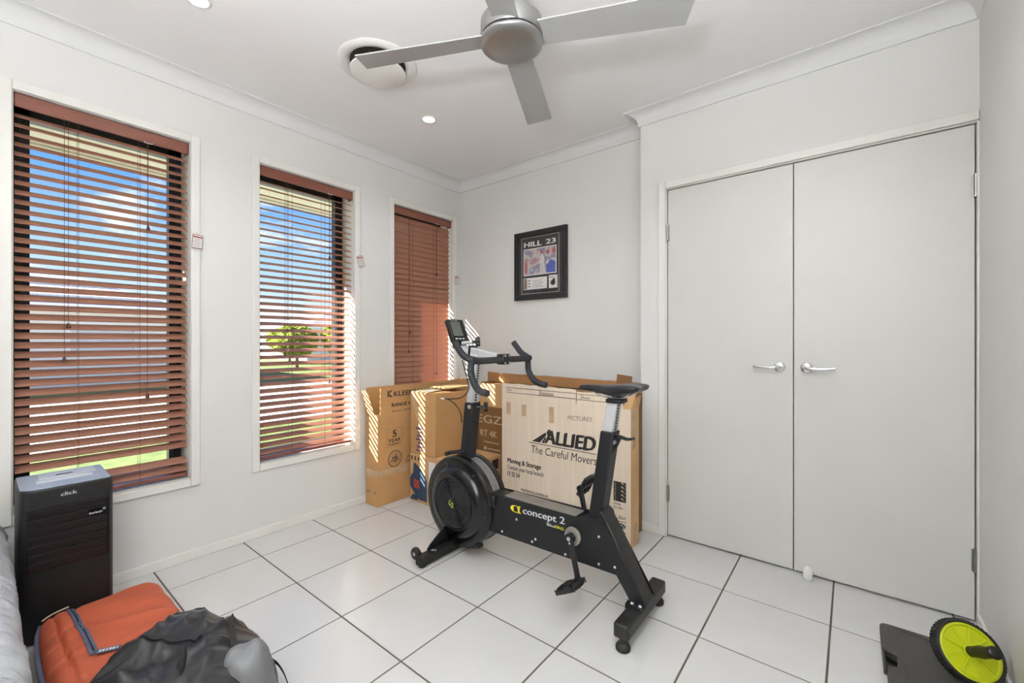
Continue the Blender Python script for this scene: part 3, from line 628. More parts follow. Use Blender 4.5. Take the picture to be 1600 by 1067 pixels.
lettering(ab, 'printed_line', M['ink'], (0, yi, 0), rx, uz, [('ALLIED', -1.530, .506, .365, .088, .065, .15, 1.0), ('The Careful Movers', -1.629, .430, .468, .050, 0, .12), ('Moving & Storage', -1.829, .321, .276, .044, .035), ('Contact your local branch', -1.829, .280, .294, .038, .012), ('13 25 54', -1.829, .244, .104, .031, .03),
    ('PAINTINGS/GLASS/MIRRORS', -1.714, .163, .216, .018, .02), ('Quality', -1.056, .231, .045, .016, .02), ('ISO 9001', -1.056, .212, .054, .013, .02), ('CU.VOL .065m³', -1.096, .157, .114, .020, .01)])
for poly_ in (((-1.625, .505), (-1.562, .505), (-1.512, .560), (-1.520, .575)), ((-1.512, .575), (-1.503, .555), (-1.480, .597), (-1.497, .597)), ((-1.550, .505), (-1.532, .505), (-1.515, .540), (-1.522, .548))): t.add([(p[0], yi, p[1]) for p in poly_], [(0, 1, 2, 3)])
t.build('road_emblem', M['ink'], ab, fix=False)
MB().box((-1.650, yi, .4925), (-1.165, yi + .0003, .4965)).build('printed_rule', M['ink'], ab)
MB().box((-1.80, yi, .150), (-1.30, yi + .0003, .1535)).build('printed_rule', M['ink'], ab)
MB().box((-1.080, yi, .143), (-.982, yi + .0003, .146)).build('printed_rule', M['ink'], ab)
MB().box((-1.056, yi, .254), (-.982, yi + .0003, .365)).build('certification_block', M['ink'], ab)
t = MB(); put_text(t, 'Bulecks', (-1.018, yi, .138), (0, 0, -1), (1, 0, 0), .125, .034, .05, .35); t.build('marker_writing', M['ink'], ab, fix=False)

t = MB()
t.box((-1.841, ya_, .838), (-1.300, ya_ + .0003, .841)); t.box((-1.841, ya_, .805), (-1.300, ya_ + .0003, .808)); t.box((-1.565, ya_, .806), (-1.562, ya_ + .0003, .840))
t.box((-1.290, ya_, .835), (-1.085, ya_ + .0003, .838)); t.box((-1.290, ya_, .802), (-1.085, ya_ + .0003, .805)); t.box((-1.264, ya_, .803), (-1.261, ya_ + .0003, .837))
put_text(t, 'Date', (-1.833, ya_, .816), rx, uz, .040, .017); put_text(t, 'Destination', (-1.555, ya_, .812), rx, uz, .098, .019); put_text(t, 'Room', (-1.254, ya_, .810), rx, uz, .050, .018)
t.build('form_lettering', M['ink'], ab, fix=False)
t = MB(); yw = yi - .0006
for k in range(5):
    z = .268 + .022 * k; t.add([(-1.010, yw, z), (-1.000, yw, z), (-.986, yw, z - .011), (-1.0, yw, z + .010 - .003), (-1.010, yw, z + .012 - .003)], [(0, 1, 2, 3, 4)])
put_text(t, 'Certified System', (-1.040, yw, .258), (0, 0, 1), (-1, 0, 0), .10, .010); t.build('certification_print', M['creamp'], ab, fix=False)
t = MB(); put_text(t, 'PICTURES', (-1.357, yi, .674), (1, 0, .04), uz, .165, .026, -.004, .15); t.build('handwriting', M['pen'], ab, fix=False)
MB().box((ax1 + .0001, ay0 + .002, .003), (ax1 + .0003, ay1 - .002, az - .002)).build('side_panel', M['ctan'], ab)
MB().box((-1.085, yi + .0004, .012), (-1.002, yi + .0007, .138)).build('paper_label', M['paper'], ab)
for a_, b_ in [((x_ - .018, yi + .0003, za), (x_ + .018, yi + .0006, zb_)) for x_, za, zb_ in ((-1.82, .66, .74), (-1.69, .66, .735), (-1.475, .64, .74))] + [((ax1 + .0004, ay0 + .04, .01), (ax1 + .0007, ay0 + .085, .13)), ((ax1 + .0004, ay0 + .02, .55), (ax1 + .0007, ay0 + .07, .77))]:
    MB().box(a_, b_).build('tape', M['tape'], ab)

# ------------------------------------------------------------------ exercise bike
YC = 1.69
bk = empty('exercise_bike', (-1.2, YC, 0), 'black stationary exercise bike with a fan flywheel and silver posts', 'exercise bike')
def B(name, mb, m, par=None, **k): return mb.build(name, m, par or bk, **k)
# chassis
poly = [(-1.47, .185), (-.757, .195), (-.690, .100), (-.636, .112), (-.806, .385), (-.900, .387), (-1.47, .377)]
B('side_panel', MB().prism(poly, 'y', 1.636, 1.641), M['powder']); B('side_panel', MB().prism(poly, 'y', 1.739, 1.744), M['powder'])
B('main_beam', MB().box((-1.50, 1.6415, .19), (-.80, 1.7385, .374)), M['powder'], bevel=.004)
B('beam_cover', MB().box((-1.36, 1.650, .375), (-.955, 1.730, .384)), M['dust'], bevel=.004)
rl = MB().prism([(-.842, .384), (-.800, .395), (-.634, .100), (-.690, .085)], 'y', 1.645, 1.735); B('rear_leg', rl, M['scuff'], bevel=.006)
B('rear_foot_bar', MB().box((-.703, 1.490, .046), (-.642, 1.895, .100)), M['scuff'], bevel=.008)
B('clamp_plate', MB().box((-.712, 1.618, .099), (-.634, 1.650, .106)).box((-.712, 1.618, .06), (-.7035, 1.650, .106)), M['powder'], bevel=.002)
for y_ in (1.512, 1.872): B('rubber_foot', MB().lathe([(.0, .0005), (.027, .0005), (.028, .012), (.022, .022), (.014, .026), (.014, .05), (0, .05)], (-.672, y_, 0), (0, 0, 1), 24), M['rubber'], smooth=40)
bolts = [(-1.274, .289), (-1.365, .205), (-1.181, .208), (-1.162, .225), (-.999, .205), (-.835, .330), (-.835, .215), (-.763, .225), (-.715, .118)]
for x_, z_ in bolts: B('bolt', MB().lathe([(0, .0), (.006, 0), (.006, .002), (.003, .0045), (0, .005)], (x_, 1.636, z_), (0, -1, 0), 12), M['bolt'], smooth=50)
for x_, y_ in ((-.688, 1.634), (-.655, 1.634)): B('bolt', MB().lathe([(0, 0), (.008, 0), (.008, .002), (.004, .006), (0, .006)], (x_, y_, .106), (0, 0, 1), 12), M['bolt'], smooth=50)
# lettering on the panel
yp = 1.6354
t = MB(); put_text(t, 'concept 2', (-1.237, yp, .317), (1, 0, .04), uz, .236, .042, .03); put_text(t, 'Bike', (-1.098, yp, .307), rx, uz, .043, .0125, .03); t.build('logo_lettering', M['lightp'], bk, fix=False)
t = MB(); put_text(t, 'ERG', (-1.053, yp, .308), rx, uz, .045, .0125, .03)
PL = lambda u, w: (-1.281 + u * 1.15, yp, .338 + w)
ring(t, PL, .0, .0001, 3)
vs_ = []
for k in range(25):
    th = R(35 + 290 * k / 24); w_ = .004 + .016 * max(0, -math.cos(th)) ; vs_ += [(-1.281 + .031 * math.cos(th), yp, .338 + .017 * math.sin(th)), (-1.281 + (.031 - w_) * math.cos(th), yp, .338 + (.017 - .0035) * math.sin(th))]
t.add(vs_, [(2 * k, 2 * k + 1, 2 * k + 3, 2 * k + 2) for k in range(24)])
t.add([(-1.272, yp, .353), (-1.247, yp, .358), (-1.254, yp, .352), (-1.256, yp, .330), (-1.245, yp, .322), (-1.268, yp, .322), (-1.266, yp, .335)], [list(range(7))]); t.build('logo_emblem', M['yellow'], bk, fix=False)
# flywheel
FX, FZ = -1.668, .288
fw_ = MB().lathe([(0, 1.752), (.225, 1.752), (.238, 1.742), (.238, 1.722), (.230, 1.718), (.230, 1.662), (0, 1.662)], (FX, 0, FZ), (0, 1, 0), 72); rim = B('flywheel_drum', fw_, M['greyrim'], smooth=30)
B('flywheel_rear_cover', MB().lathe([(0, 1.775), (.15, 1.775), (.21, 1.765), (.240, 1.752), (.240, 1.722), (.231, 1.719), (0, 1.719)], (FX, 0, FZ), (0, 1, 0), 72), M['gloss'], smooth=30)
B('flywheel_cover', MB().lathe([(.231, 1.664), (.240, 1.660), (.241, 1.628), (.234, 1.616), (.214, 1.611), (.190, 1.612), (.182, 1.600), (.165, 1.590), (.142, 1.587), (.136, 1.590), (.135, 1.630), (0, 1.632), (0, 1.664)], (FX, 0, FZ), (0, 1, 0), 72), M['gloss'], smooth=30)
gr = MB()
for k in range(11):
    r_ = .030 + .0098 * k; gr.lathe([(r_ - .0018, 1.588 + .00), (r_ + .0018, 1.588), (r_ + .0018, 1.598), (r_ - .0018, 1.598)], (FX, 0, FZ), (0, 1, 0), 48, True)
for k in range(4):
    th = R(58 + 90 * k); d_ = Vector((math.cos(th), 0, math.sin(th))); gr.cyl(Vector((FX, 1.592, FZ)) + d_ * .02, Vector((FX, 1.592, FZ)) + d_ * .137, .0016, seg=6)
B('fan_grille', gr, mat('grille_ring', (58, 58, 60), .28, .3, var=.05), smooth=40)
B('hub_cap', MB().lathe([(0, 1.575), (.018, 1.576), (.026, 1.581), (.028, 1.60), (0, 1.60)], (FX, 0, FZ), (0, 1, 0), 32), M['black'], smooth=40)
t = MB(); put_text(t, 'C', (FX - .019, 1.5743, FZ - .008), rx, uz, .019, .027, .02); put_text(t, '2', (FX + .000, 1.5743, FZ - .018), rx, uz, .018, .027, .02); t.build('hub_lettering', mat('lime_print', (206, 224, 60), .5, var=.02), bk, fix=False)
for th in (112, 52, -8, 200, 250):
    d_ = Vector((math.cos(R(th)), 0, math.sin(R(th)))); n_ = Vector((-d_.z, 0, d_.x)); Mx = Matrix((d_, Vector((0, 1, 0)), n_)).transposed()
    B('cover_clip', MB().obox(Vector((FX, 1.614, FZ)) + d_ * .197, (.045, .012, .016), Mx), M['gloss'], bevel=.003)
B('damper_bracket', MB().box((-1.475, 1.622, .315), (-1.405, 1.700, .372)).box((-1.405, 1.66, .34), (-1.375, 1.68, .36)), M['black'], bevel=.006)
B('axle_bracket', MB().obox((-1.560, 1.640, .075), (.10, .04, .022), Matrix.Rotation(R(-18), 3, 'Y')), M['black'], bevel=.005)
B('damper_lever', MB().obox((-1.715, 1.665, .540), (.15, .034, .020), Matrix.Rotation(R(-14), 3, 'Y')).cyl((-1.782, 1.64, .522), (-1.782, 1.69, .522), .012), M['black'], bevel=.003)
# front foot
B('front_foot_bar', MB().box((-1.746, 1.400, .012), (-1.698, 1.980, .057)), M['scuff'], bevel=.004)
B('gusset_plate', MB().prism([(1.47, .058), (1.72, .058), (1.72, .19), (1.66, .19), (1.49, .085), (1.472, .068)], 'x', -1.740, -1.733).prism([(1.47, .0575), (1.72, .0575), (1.72, .0615), (1.47, .0615)], 'x', -1.740, -1.69), M['black'])
for x_, y_ in ((-1.716, 1.488), (-1.704, 1.496)): B('bolt', MB().lathe([(0, 0), (.007, 0), (.007, .002), (0, .005)], (x_, y_, .0615), (0, 0, 1), 12), M['bolt'], smooth=50)
B('frame_spine', MB().box((-1.740, 1.66, .058), (-1.66, 1.716, .30)), M['powder'])
for y_ in (1.425, 1.955):
    cw = B('transport_wheel', MB().lathe([(.010, -.012), (.027, -.012), (.031, -.006), (.031, .006), (.027, .012), (.010, .012)], (-1.772, y_, .052), (0, 1, 0), 24), M['rubber'], smooth=40)
    B('wheel_bolt', MB().cyl((-1.772, y_ - .014, .052), (-1.772, y_ + .014, .052), .010, seg=12).box((-1.772, y_ + .013, .04), (-1.745, y_ + .018, .06)), M['bolt'], cw)
    B('rubber_foot', MB().cyl((-1.722, y_, .0005), (-1.722, y_, .013), .018, seg=16), M['rubber'])
# front post
def lean(z): return -1.650 + (z - .56) * .119
def postx(a, b, w, d, name, m):
    mb = MB(); y0, y1 = YC - d / 2, YC + d / 2
    mb.add([(lean(a) - w / 2, y0, a), (lean(a) + w / 2, y0, a), (lean(a) + w / 2, y1, a), (lean(a) - w / 2, y1, a), (lean(b) - w / 2, y0, b), (lean(b) + w / 2, y0, b), (lean(b) + w / 2, y1, b), (lean(b) - w / 2, y1, b)],
           [(0, 3, 2, 1), (4, 5, 6, 7), (0, 1, 5, 4), (1, 2, 6, 5), (2, 3, 7, 6), (3, 0, 4, 7)]); return B(name, mb, m, bevel=.005)
postx(.505, .822, .058, .070, 'front_post', M['powder']); postx(.80, 1.085, .046, .056, 'front_post_slider', M['alum'])
mb = MB()
for k in range(16): z = .835 + .0145 * k; mb.obox((lean(z) + .0232, YC - .004, z), (.0016, .014, .009), Matrix.Rotation(R(6.8), 3, 'Y'))
B('height_scale', mb, M['black'])
# square corner head and stem
B('stem', MB().prism([(-1.735, 1.112), (-1.700, 1.128), (-1.655, 1.128), (-1.400, 1.082), (-1.400, 1.045), (-1.560, 1.060), (-1.640, 1.052), (-1.690, 1.075)], 'y', YC - .026, YC + .026), M['alum'], bevel=.004)
B('stem_clamp_band', MB().prism([(-1.630, 1.050), (-1.618, 1.050), (-1.610, 1.128), (-1.622, 1.130)], 'y', YC - .029, YC + .029), M['black'])
B('bar_clamp', MB().box((-1.425, YC - .030, 1.034), (-1.376, YC + .030, 1.088)), M['black'], bevel=.006)
for dy in (-.017, .017):
    for dz in (-.018, .018): B('bolt', MB().cyl((-1.377, YC + dy, 1.061 + dz), (-1.3735, YC + dy, 1.061 + dz), .0055, seg=10), M['bolt'])
def knob(name, c, d, rod, m=M['black']):
    c = Vector(c); d = Vector(d).normalized(); mb = MB(); u = d.orthogonal().normalized(); w = d.cross(u)
    pts = []
    for k in range(48):
        th = 2 * math.pi * k / 48; r_ = .021 + .0045 * math.cos(6 * th); pts.append(u * math.cos(th) * r_ + w * math.sin(th) * r_)
    A = [c + p * .92 for p in pts] + [c + p + d * .005 for p in pts] + [c + p + d * .017 for p in pts] + [c + p * .9 + d * .022 for p in pts]
    fs = [list(range(48))[::-1], [144 + k for k in range(48)]]
    for i in range(3): fs += [[i * 48 + k, i * 48 + (k + 1) % 48, (i + 1) * 48 + (k + 1) % 48, (i + 1) * 48 + k] for k in range(48)]
    mb.add(A, fs); mb.cyl(c - d * rod, c + d * .002, .009, seg=14); return B(name, mb, m, smooth=35)
knob('adjust_knob', (lean(.79) + .052, YC + .035, .795), (.7, .7, 0), .04)
kn = knob('adjust_knob', (-1.600, YC + .005, 1.150), (.75, .6, .05), .02)
B('knob_rod', MB().cyl((-1.680, YC - .02, 1.142), (-1.605, YC + .002, 1.149), .0095, seg=14), M['alum'], kn, smooth=40)
B('bolt', MB().lathe([(0, 0), (.011, 0), (.011, .004), (.005, .007), (0, .007)], (lean(.80) + .012, YC - .0355, .800), (0, -1, 0), 14), M['bolt'], smooth=50)
# handlebar
hb = MB(); X_ = -1.402; Zb = 1.061
hb.tube([(X_, 1.462, Zb), (X_ + .004, 1.55, Zb - .003), (X_ + .006, YC, Zb - .001), (X_ + .004, 1.83, Zb - .003), (X_, 1.918, Zb)], .0165, 14, 4)
for y_, s_ in ((1.462, -1), (1.918, 1)):
    hb.tube([(X_ + .004, y_ - s_ * .02, Zb), (-1.425, y_, Zb + .008), (-1.462, y_ + s_ * .004, Zb + .026), (-1.492, y_ + s_ * .004, Zb + .056), (-1.518, y_ + s_ * .002, Zb + .086)], .0165, 14, 4)
    hb.tube([(X_ - .008, y_ - s_ * .006, Zb), (-1.414, y_, Zb - .030), (-1.408, y_, Zb - .075), (-1.376, y_ + s_ * .004, Zb - .122), (-1.340, y_ + s_ * .008, Zb - .140), (-1.298, y_ + s_ * .010, Zb - .146)], .0165, 14, 4)
B('handlebar', hb, M['grip'], smooth=60)
# monitor
Mm = Matrix.Rotation(R(-24), 3, 'Y') @ Matrix.Rotation(R(0), 3, 'Z'); mc = Vector((-1.752, 1.700, 1.208))
mon = B('monitor', MB().obox(mc, (.030, .122, .140), Mm).obox(mc + Mm @ Vector((-.012, 0, -.078)), (.03, .09, .03), Mm), M['powder'], bevel=.006)
fx_ = lambda y, z, x=.0155: mc + Mm @ Vector((x, y, z))
B('screen', MB().obox(fx_(-.012, .008), (.0008, .074, .086), Mm), M['lcd'], mon)
B('screen_bezel', MB().obox(fx_(-.002, .002, .0150), (.0007, .112, .130), Mm), M['gloss'], mon)
for k in range(5): B('button', MB().obox(fx_(.044, .044 - .020 * k, .0162), (.0022, .016, .010), Mm), M['grip'], mon)
for k in range(3): B('button', MB().obox(fx_(-.038 + .026 * k, -.052, .0162), (.0022, .017, .008), Mm), M['alum'], mon)
t = MB(); put_text(t, 'concept2', fx_(-.046, .055, .0157), Mm @ Vector((0, 1, 0)), Mm @ Vector((0, 0, 1)), .058, .007, .01); t.build('monitor_lettering', M['lightp'], mon, fix=False)
B('monitor_arm', MB().tube([(-1.745, YC, 1.145), (-1.735, YC, 1.125), (-1.705, YC, 1.110)], .014, 10, 3), M['black'], smooth=50)
B('cable', MB().tube([(-1.66, YC - .040, 1.05), (-1.630, YC - .040, .97), (-1.605, YC - .046, .90), (-1.640, YC - .060, .852), (-1.715, YC - .075, .838), (-1.760, YC - .080, .836)], .003, 8, 5).tube([(-1.735, YC - .078, .836), (-1.690, YC - .070, .815), (-1.665, YC - .050, .770), (-1.662, YC - .040, .71)], .003, 8, 5), M['black'], smooth=60)
B('cable_plug', MB().cyl((-1.755, YC - .080, .836), (-1.780, YC - .083, .836), .005, seg=10), M['lightp'])
# seat post
def leans(z): return -.866 + (z - .39) * .150
def posts(a, b, w, d, name, m, dx=0):
    mb = MB(); y0, y1 = YC - d / 2, YC + d / 2
    P = [(leans(z) + dx + sx * w / 2, y, z) for z in (a, b) for sx, y in ((-1, y0), (1, y0), (1, y1), (-1, y1))]
    mb.add(P, [(0, 3, 2, 1), (4, 5, 6, 7), (0, 1, 5, 4), (1, 2, 6, 5), (2, 3, 7, 6), (3, 0, 4, 7)]); return B(name, mb, m, bevel=.005)
posts(.372, .772, .060, .070, 'seat_post', M['powder']); posts(.75, .900, .046, .056, 'seat_post_slider', M['alum'])
mb = MB()
for k in range(9): z = .782 + .0125 * k; mb.obox((leans(z) + .0232, YC - .004, z), (.0018, .018, .008), Matrix.Rotation(R(8.5), 3, 'Y'))
B('height_scale', mb, M['black'])
B('post_bracket', MB().prism([(-.925, .372), (-.80, .372), (-.815, .42), (-.835, .435), (-.84, .40), (-.92, .385)], 'y', YC - .048, YC + .048), M['powder'], bevel=.003)
lv = MB().tube([(-.800, YC, .735), (-.770, YC, .752), (-.735, YC, .745), (-.705, YC, .752)], (.006, .016), 10, 4, flat=(0, 0, 1)).prism([(-.806, .66), (-.800, .66), (-.760, .742), (-.790, .750), (-.806, .73)], 'y', YC - .006, YC + .006)
B('height_lever', lv, M['black'], smooth=40); B('bolt', MB().cyl((-.785, YC - .022, .728), (-.785, YC + .022, .728), .009, seg=14), M['bolt'], smooth=40)
B('saddle_clamp', MB().box((-.815, YC - .036, .893), (-.745, YC + .036, .912)), M['black'], bevel=.005)
for s_ in (-1, 1): B('saddle_rail', MB().tube([(-.900, YC + s_ * .012, .944), (-.850, YC + s_ * .022, .922), (-.800, YC + s_ * .024, .916), (-.745, YC + s_ * .026, .918), (-.705, YC + s_ * .040, .940)], .0035, 8, 4), M['chrome'], smooth=60)
# saddle: rings along its length
sd = MB(); prof_s = [(-.957, .014, .948, .010), (-.948, .020, .950, .014), (-.92, .024, .953, .018), (-.88, .029, .953, .021), (-.84, .040, .952, .026), (-.80, .062, .953, .032), (-.76, .080, .957, .036), (-.72, .088, .963, .032), (-.69, .080, .966, .024), (-.675, .058, .966, .016)]
n_ = 20; vs_ = []; fs = []
for x_, hw, zc, th in prof_s:
    for k in range(n_):
        a = 2 * math.pi * k / n_; cy_, cz_ = math.cos(a), math.sin(a); e_ = .75
        dip = -.006 * math.exp(-(cy_ * 2.5) ** 2) if cz_ > 0 and hw > .05 else 0
        xx = x_ + (.020 * abs(cy_) if x_ > -.70 else 0)
        vs_.append((xx, YC + hw * math.copysign(abs(cy_) ** e_, cy_), zc + dip + (th * .55 if cz_ > 0 else th) * math.copysign(abs(cz_) ** .8, cz_)))
for i in range(len(prof_s) - 1): fs += [[i * n_ + k, i * n_ + (k + 1) % n_, (i + 1) * n_ + (k + 1) % n_, (i + 1) * n_ + k] for k in range(n_)]
fs += [list(range(n_))[::-1], [(len(prof_s) - 1) * n_ + k for k in range(n_)]]
so = B('saddle', sd.add(vs_, fs), M['saddle'], smooth=80); ss = so.modifiers.new('subd', 'SUBSURF'); ss.levels = 1; ss.render_levels = 2
# cranks and pedals
CX, CZ = -.960, .298
B('crank_disc', MB().lathe([(0, 1.636), (.040, 1.636), (.040, 1.630), (.036, 1.628), (0, 1.628)], (CX, 0, CZ), (0, 1, 0), 36), mat('dusty_steel', (150, 145, 136), .45, .4, var=.1), smooth=40)
def crank(y, sgn, d):
    a = Vector((CX, y, CZ)); e_ = a + Vector((d[0], -.0, d[1])) * .166 + Vector((0, sgn * .012, 0))
    cr_ = B('crank_arm', MB().tube([a - Vector((d[0], 0, d[1])) * .004, a.lerp(e_, .5), e_], (.0085, .0135), 12, 1, flat=(0, 1, 0)).cyl(a - Vector((0, .012, 0)), a + Vector((0, .012, 0)), .021, seg=20).cyl(e_ - Vector((0, .009, 0)), e_ + Vector((0, .009, 0)), .015, seg=16), M['black'], smooth=40)
    B('bolt', MB().cyl(a + Vector((0, sgn * .0115, 0)), a + Vector((0, sgn * .014, 0)), .009, seg=12), M['bolt'], cr_)
    B('bolt', MB().cyl(a + Vector((d[0] * .018, sgn * .0115, d[1] * .018)), a + Vector((d[0] * .018, sgn * .013, d[1] * .018)), .005, seg=12), M['bolt'], cr_)
    pc = e_ + Vector((0, sgn * .062, 0)); Mx = Matrix.Rotation(R(-28 if sgn < 0 else -62), 3, 'Y'); pd = MB()
    def Pp(x_, y_, z_): return pc + Mx @ Vector((x_, y_, z_))
    for s_ in (-1, 1):
        pd.tube([Pp(-.040, s_ * .048, 0), Pp(.040, s_ * .048, 0)], (.004, .010), 8, flat=Mx @ Vector((0, 1, 0)))
        pd.tube([Pp(s_ * .040, -.048, 0), Pp(s_ * .050, -.02, 0), Pp(s_ * .050, .02, 0), Pp(s_ * .040, .048, 0)], (.004, .010), 8, 3, flat=Mx @ Vector((1, 0, 0)))
    pd.tube([Pp(0, -.050, 0), Pp(0, .05, 0)], .011, 12); pd.tube([Pp(-.045, 0, 0), Pp(.045, 0, 0)], (.004, .009), 8, flat=Mx @ Vector((0, 1, 0)))
    for x_ in (-.048, -.024, .024, .048):
        for y_ in (-.046, 0, .046): pd.cyl(Pp(x_, y_, -.0112), Pp(x_, y_, .0112), .0022, seg=6)
    B('pedal', pd, M['scuff'], cr_, smooth=40)
dv = Vector((.28, -.96)).normalized()
crank(1.610, -1, (dv.x, dv.y)); crank(1.770, 1, (-dv.x, -dv.y))

# ------------------------------------------------------------------ evaporative cooler
M['cooler'] = mat('cooler_black', (15, 15, 16), .5, var=.1, vscale=8)
co = empty('air_cooler', (-2.56, .23, 0), 'black portable air cooler with a grey top standing below the near window', 'air cooler')
cx0, cx1, cy0, cy1, cz1 = -2.700, -2.420, .100, .360, .585
poly = [(cx0, cy0), (cx1 - .035, cy0), (cx1 - .012, cy0 + .008), (cx1, cy0 + .030), (cx1, cy1 - .010), (cx1 - .012, cy1), (cx0, cy1)]
MB().prism(poly, 'z', .012, cz1).build('body', M['cooler'], co, smooth=35, bevel=.004)
g_top = mat('grey_plastic_top', (150, 158, 172), .35, var=.04)
MB().prism([(cx0 + .004, cy0 + .004), (cx1 - .036, cy0 + .004), (cx1 - .006, cy0 + .03), (cx1 - .006, cy1 - .006), (cx0 + .004, cy1 - .004)], 'z', cz1, cz1 + .006).build('top_panel', g_top, co, bevel=.002)
MB().box((cx0 + .03, cy0 + .06, cz1 + .006), (cx0 + .13, cy1 - .03, cz1 + .009)).build('lid', M['alum'], co, bevel=.002)
MB().box((cx0 + .085, cy0 + .11, cz1 + .009), (cx0 + .10, cy0 + .16, cz1 + .0095)).build('lid_recess', M['grip'], co)
mb = MB().box((cx0 + .15, cy0 + .05, cz1 + .006), (cx0 + .19, cy1 - .05, cz1 + .008))
for k in range(15): mb.box((cx0 + .153, cy0 + .053 + .0105 * k, cz1 + .008), (cx0 + .187, cy0 + .060 + .0105 * k, cz1 + .0095))
mb.build('control_strip', M['lightp'], co)
MB().box((cx1, .119, .276), (cx1 + .0015, .345, .514)).build('grille_frame', M['gloss'], co)
for k in range(7): MB().add([(cx1 + .001, .124, .281 + .033 * k), (cx1 + .001, .340, .281 + .033 * k), (cx1 + .001, .340, .311 + .033 * k), (cx1 + .001, .124, .311 + .033 * k), (cx1 + .002, .124, .283 + .033 * k), (cx1 + .002, .340, .283 + .033 * k), (cx1 + .006, .340, .309 + .033 * k), (cx1 + .006, .124, .309 + .033 * k)], [(0, 1, 2, 3), (7, 6, 5, 4), (0, 4, 5, 1), (1, 5, 6, 2), (2, 6, 7, 3), (3, 7, 4, 0)]).build('grille_slat', M['powder'], co)
t = MB(); put_text(t, 'click', (cx1 + .0008, .208, .548), ry, uz, .046, .0145, .03); t.build('brand_lettering', M['lightp'], co, fix=False)
MB().box((cx1 + .006, .285, .448), (cx1 + .0075, .338, .474)).build('badge', M['gloss'], co)
t = MB()
for k in range(8): t.box((cx1 + .0076, .287 + .0050 * k, .452 + .001 * (k % 2)), (cx1 + .0079, .2905 + .0050 * k, .460 - .001 * (k % 3)))
ring(t, lambda u, w: (cx1 + .0078, .331 + u, .466 + w), .0025, .0045, 14); t.build('badge_lettering', M['alum'], co, fix=False)
for x_ in (cx0 + .03, cx1 - .04):
    for y_ in (cy0 + .03, cy1 - .03): MB().cyl((x_, y_, .0005), (x_, y_, .013), .014, seg=14).build('foot', M['rubber'], co)

# ------------------------------------------------------------------ soft goods
def spline_r(poly, c, n):
    """radius by angle around c for a closed outline, smoothed"""
    P = [Vector((p[0] - c[0], p[1] - c[1])) for p in poly]; out_ = []
    for k in range(n):
        th = 2 * math.pi * k / n; d = Vector((math.cos(th), math.sin(th))); best = .1
        for i in range(len(P)):
            a, b = P[i], P[(i + 1) % len(P)]; e_ = b - a; den = d.x * e_.y - d.y * e_.x
            if abs(den) < 1e-9: continue
            t_ = (a.x * e_.y - a.y * e_.x) / den; u_ = (a.x * d.y - a.y * d.x) / den
            if t_ > 0 and -1e-6 <= u_ <= 1 + 1e-6: best = t_
        out_.append(best)
    for _ in range(3): out_ = [(out_[k - 1] + 2 * out_[k] + out_[(k + 1) % n]) / 4 for k in range(n)]
    return out_
def soft(poly, c, hfun, n=144, rings=40, z0=.001, pw=2.6, bulge=.0):
    """closed soft body standing on the floor: hfun(x,y) = height of its top, rounded off at the outline"""
    rad = spline_r(poly, c, n); mb = MB(); vs_ = []; fs = []
    vs_.append(Vector((c[0], c[1], z0 + hfun(c[0], c[1]))))
    for i in range(1, rings + 1):
        p = math.sin(.5 * math.pi * i / rings)
        for k in range(n):
            th = 2 * math.pi * k / n; x_ = c[0] + rad[k] * p * math.cos(th); y_ = c[1] + rad[k] * p * math.sin(th)
            prof_h = (1 - p ** pw) ** (1 / 2.2) if p < 1 else 0
            vs_.append(Vector((x_, y_, z0 + .45 * hfun(x_, y_) * 0 + hfun(x_, y_) * (.38 + .62 * prof_h))))
    nb = len(vs_)
    for q_, zf in ((1.0 + bulge, .20), (.97, .04), (.93, 0)):
        for k in range(n):
            th = 2 * math.pi * k / n; r_ = rad[k] * q_; x_ = c[0] + r_ * math.cos(th); y_ = c[1] + r_ * math.sin(th); vs_.append(Vector((x_, y_, z0 + zf * hfun(x_, y_))))
    for k in range(n): fs.append([0, 1 + k, 1 + (k + 1) % n])
    tot = rings + 3
    for i in range(tot - 1): fs += [[1 + i * n + k, 1 + (i + 1) * n + k, 1 + (i + 1) * n + (k + 1) % n, 1 + i * n + (k + 1) % n] for k in range(n)]
    fs.append([1 + (tot - 1) * n + k for k in range(n)])
    return mb.add(vs_, fs)
def ridge(x, y, ang, fx, fy, off=0):
    ca, sa = math.cos(ang), math.sin(ang); u = x * ca + y * sa; w = -x * sa + y * ca
    return (1 - 2 * abs(noise.noise((u * fx + off, w * fy + off * 1.7, off)))) 
# orange laptop bag
def h_or(x, y):
    seam = .016 * math.exp(-((y - .188 - .02 * (x + 2.1)) / .005) ** 2) + .008 * math.exp(-((y - .237) / .014) ** 2)
    fold = .020 * ridge(x, y, R(62), 2.0, 7.5, 2.3) * max(0, min(1, (y - .26) * 8)) + .006 * ridge(x, y, R(5), 34, 5, 5.1) * (1 if y < .24 else .3)
    return .128 - seam + fold
ob = empty('laptop_bag', (-2.12, .32, 0), 'orange canvas bag with blue-grey zips lying in front of the cooler', 'bag')
opoly = [(-2.403, .20), (-2.400, .42), (-2.385, .475), (-2.34, .502), (-2.05, .505), (-1.90, .49), (-1.845, .45), (-1.835, .32), (-1.84, .19), (-1.88, .145), (-2.00, .132), (-2.25, .135), (-2.36, .142), (-2.395, .16)]
ob_m = soft(opoly, (-2.12, .32), h_or, n=180, rings=46, pw=7); ob_m.build('body', M['orange'], ob, smooth=80)
from mathutils.bvhtree import BVHTree
def drape(mb):
    bvh = BVHTree.FromPolygons(mb.v, mb.f)
    def h(x, y):
        q_ = bvh.ray_cast(Vector((x, y, 1)), Vector((0, 0, -1))); return q_[0].z if q_[0] else .02
    return h
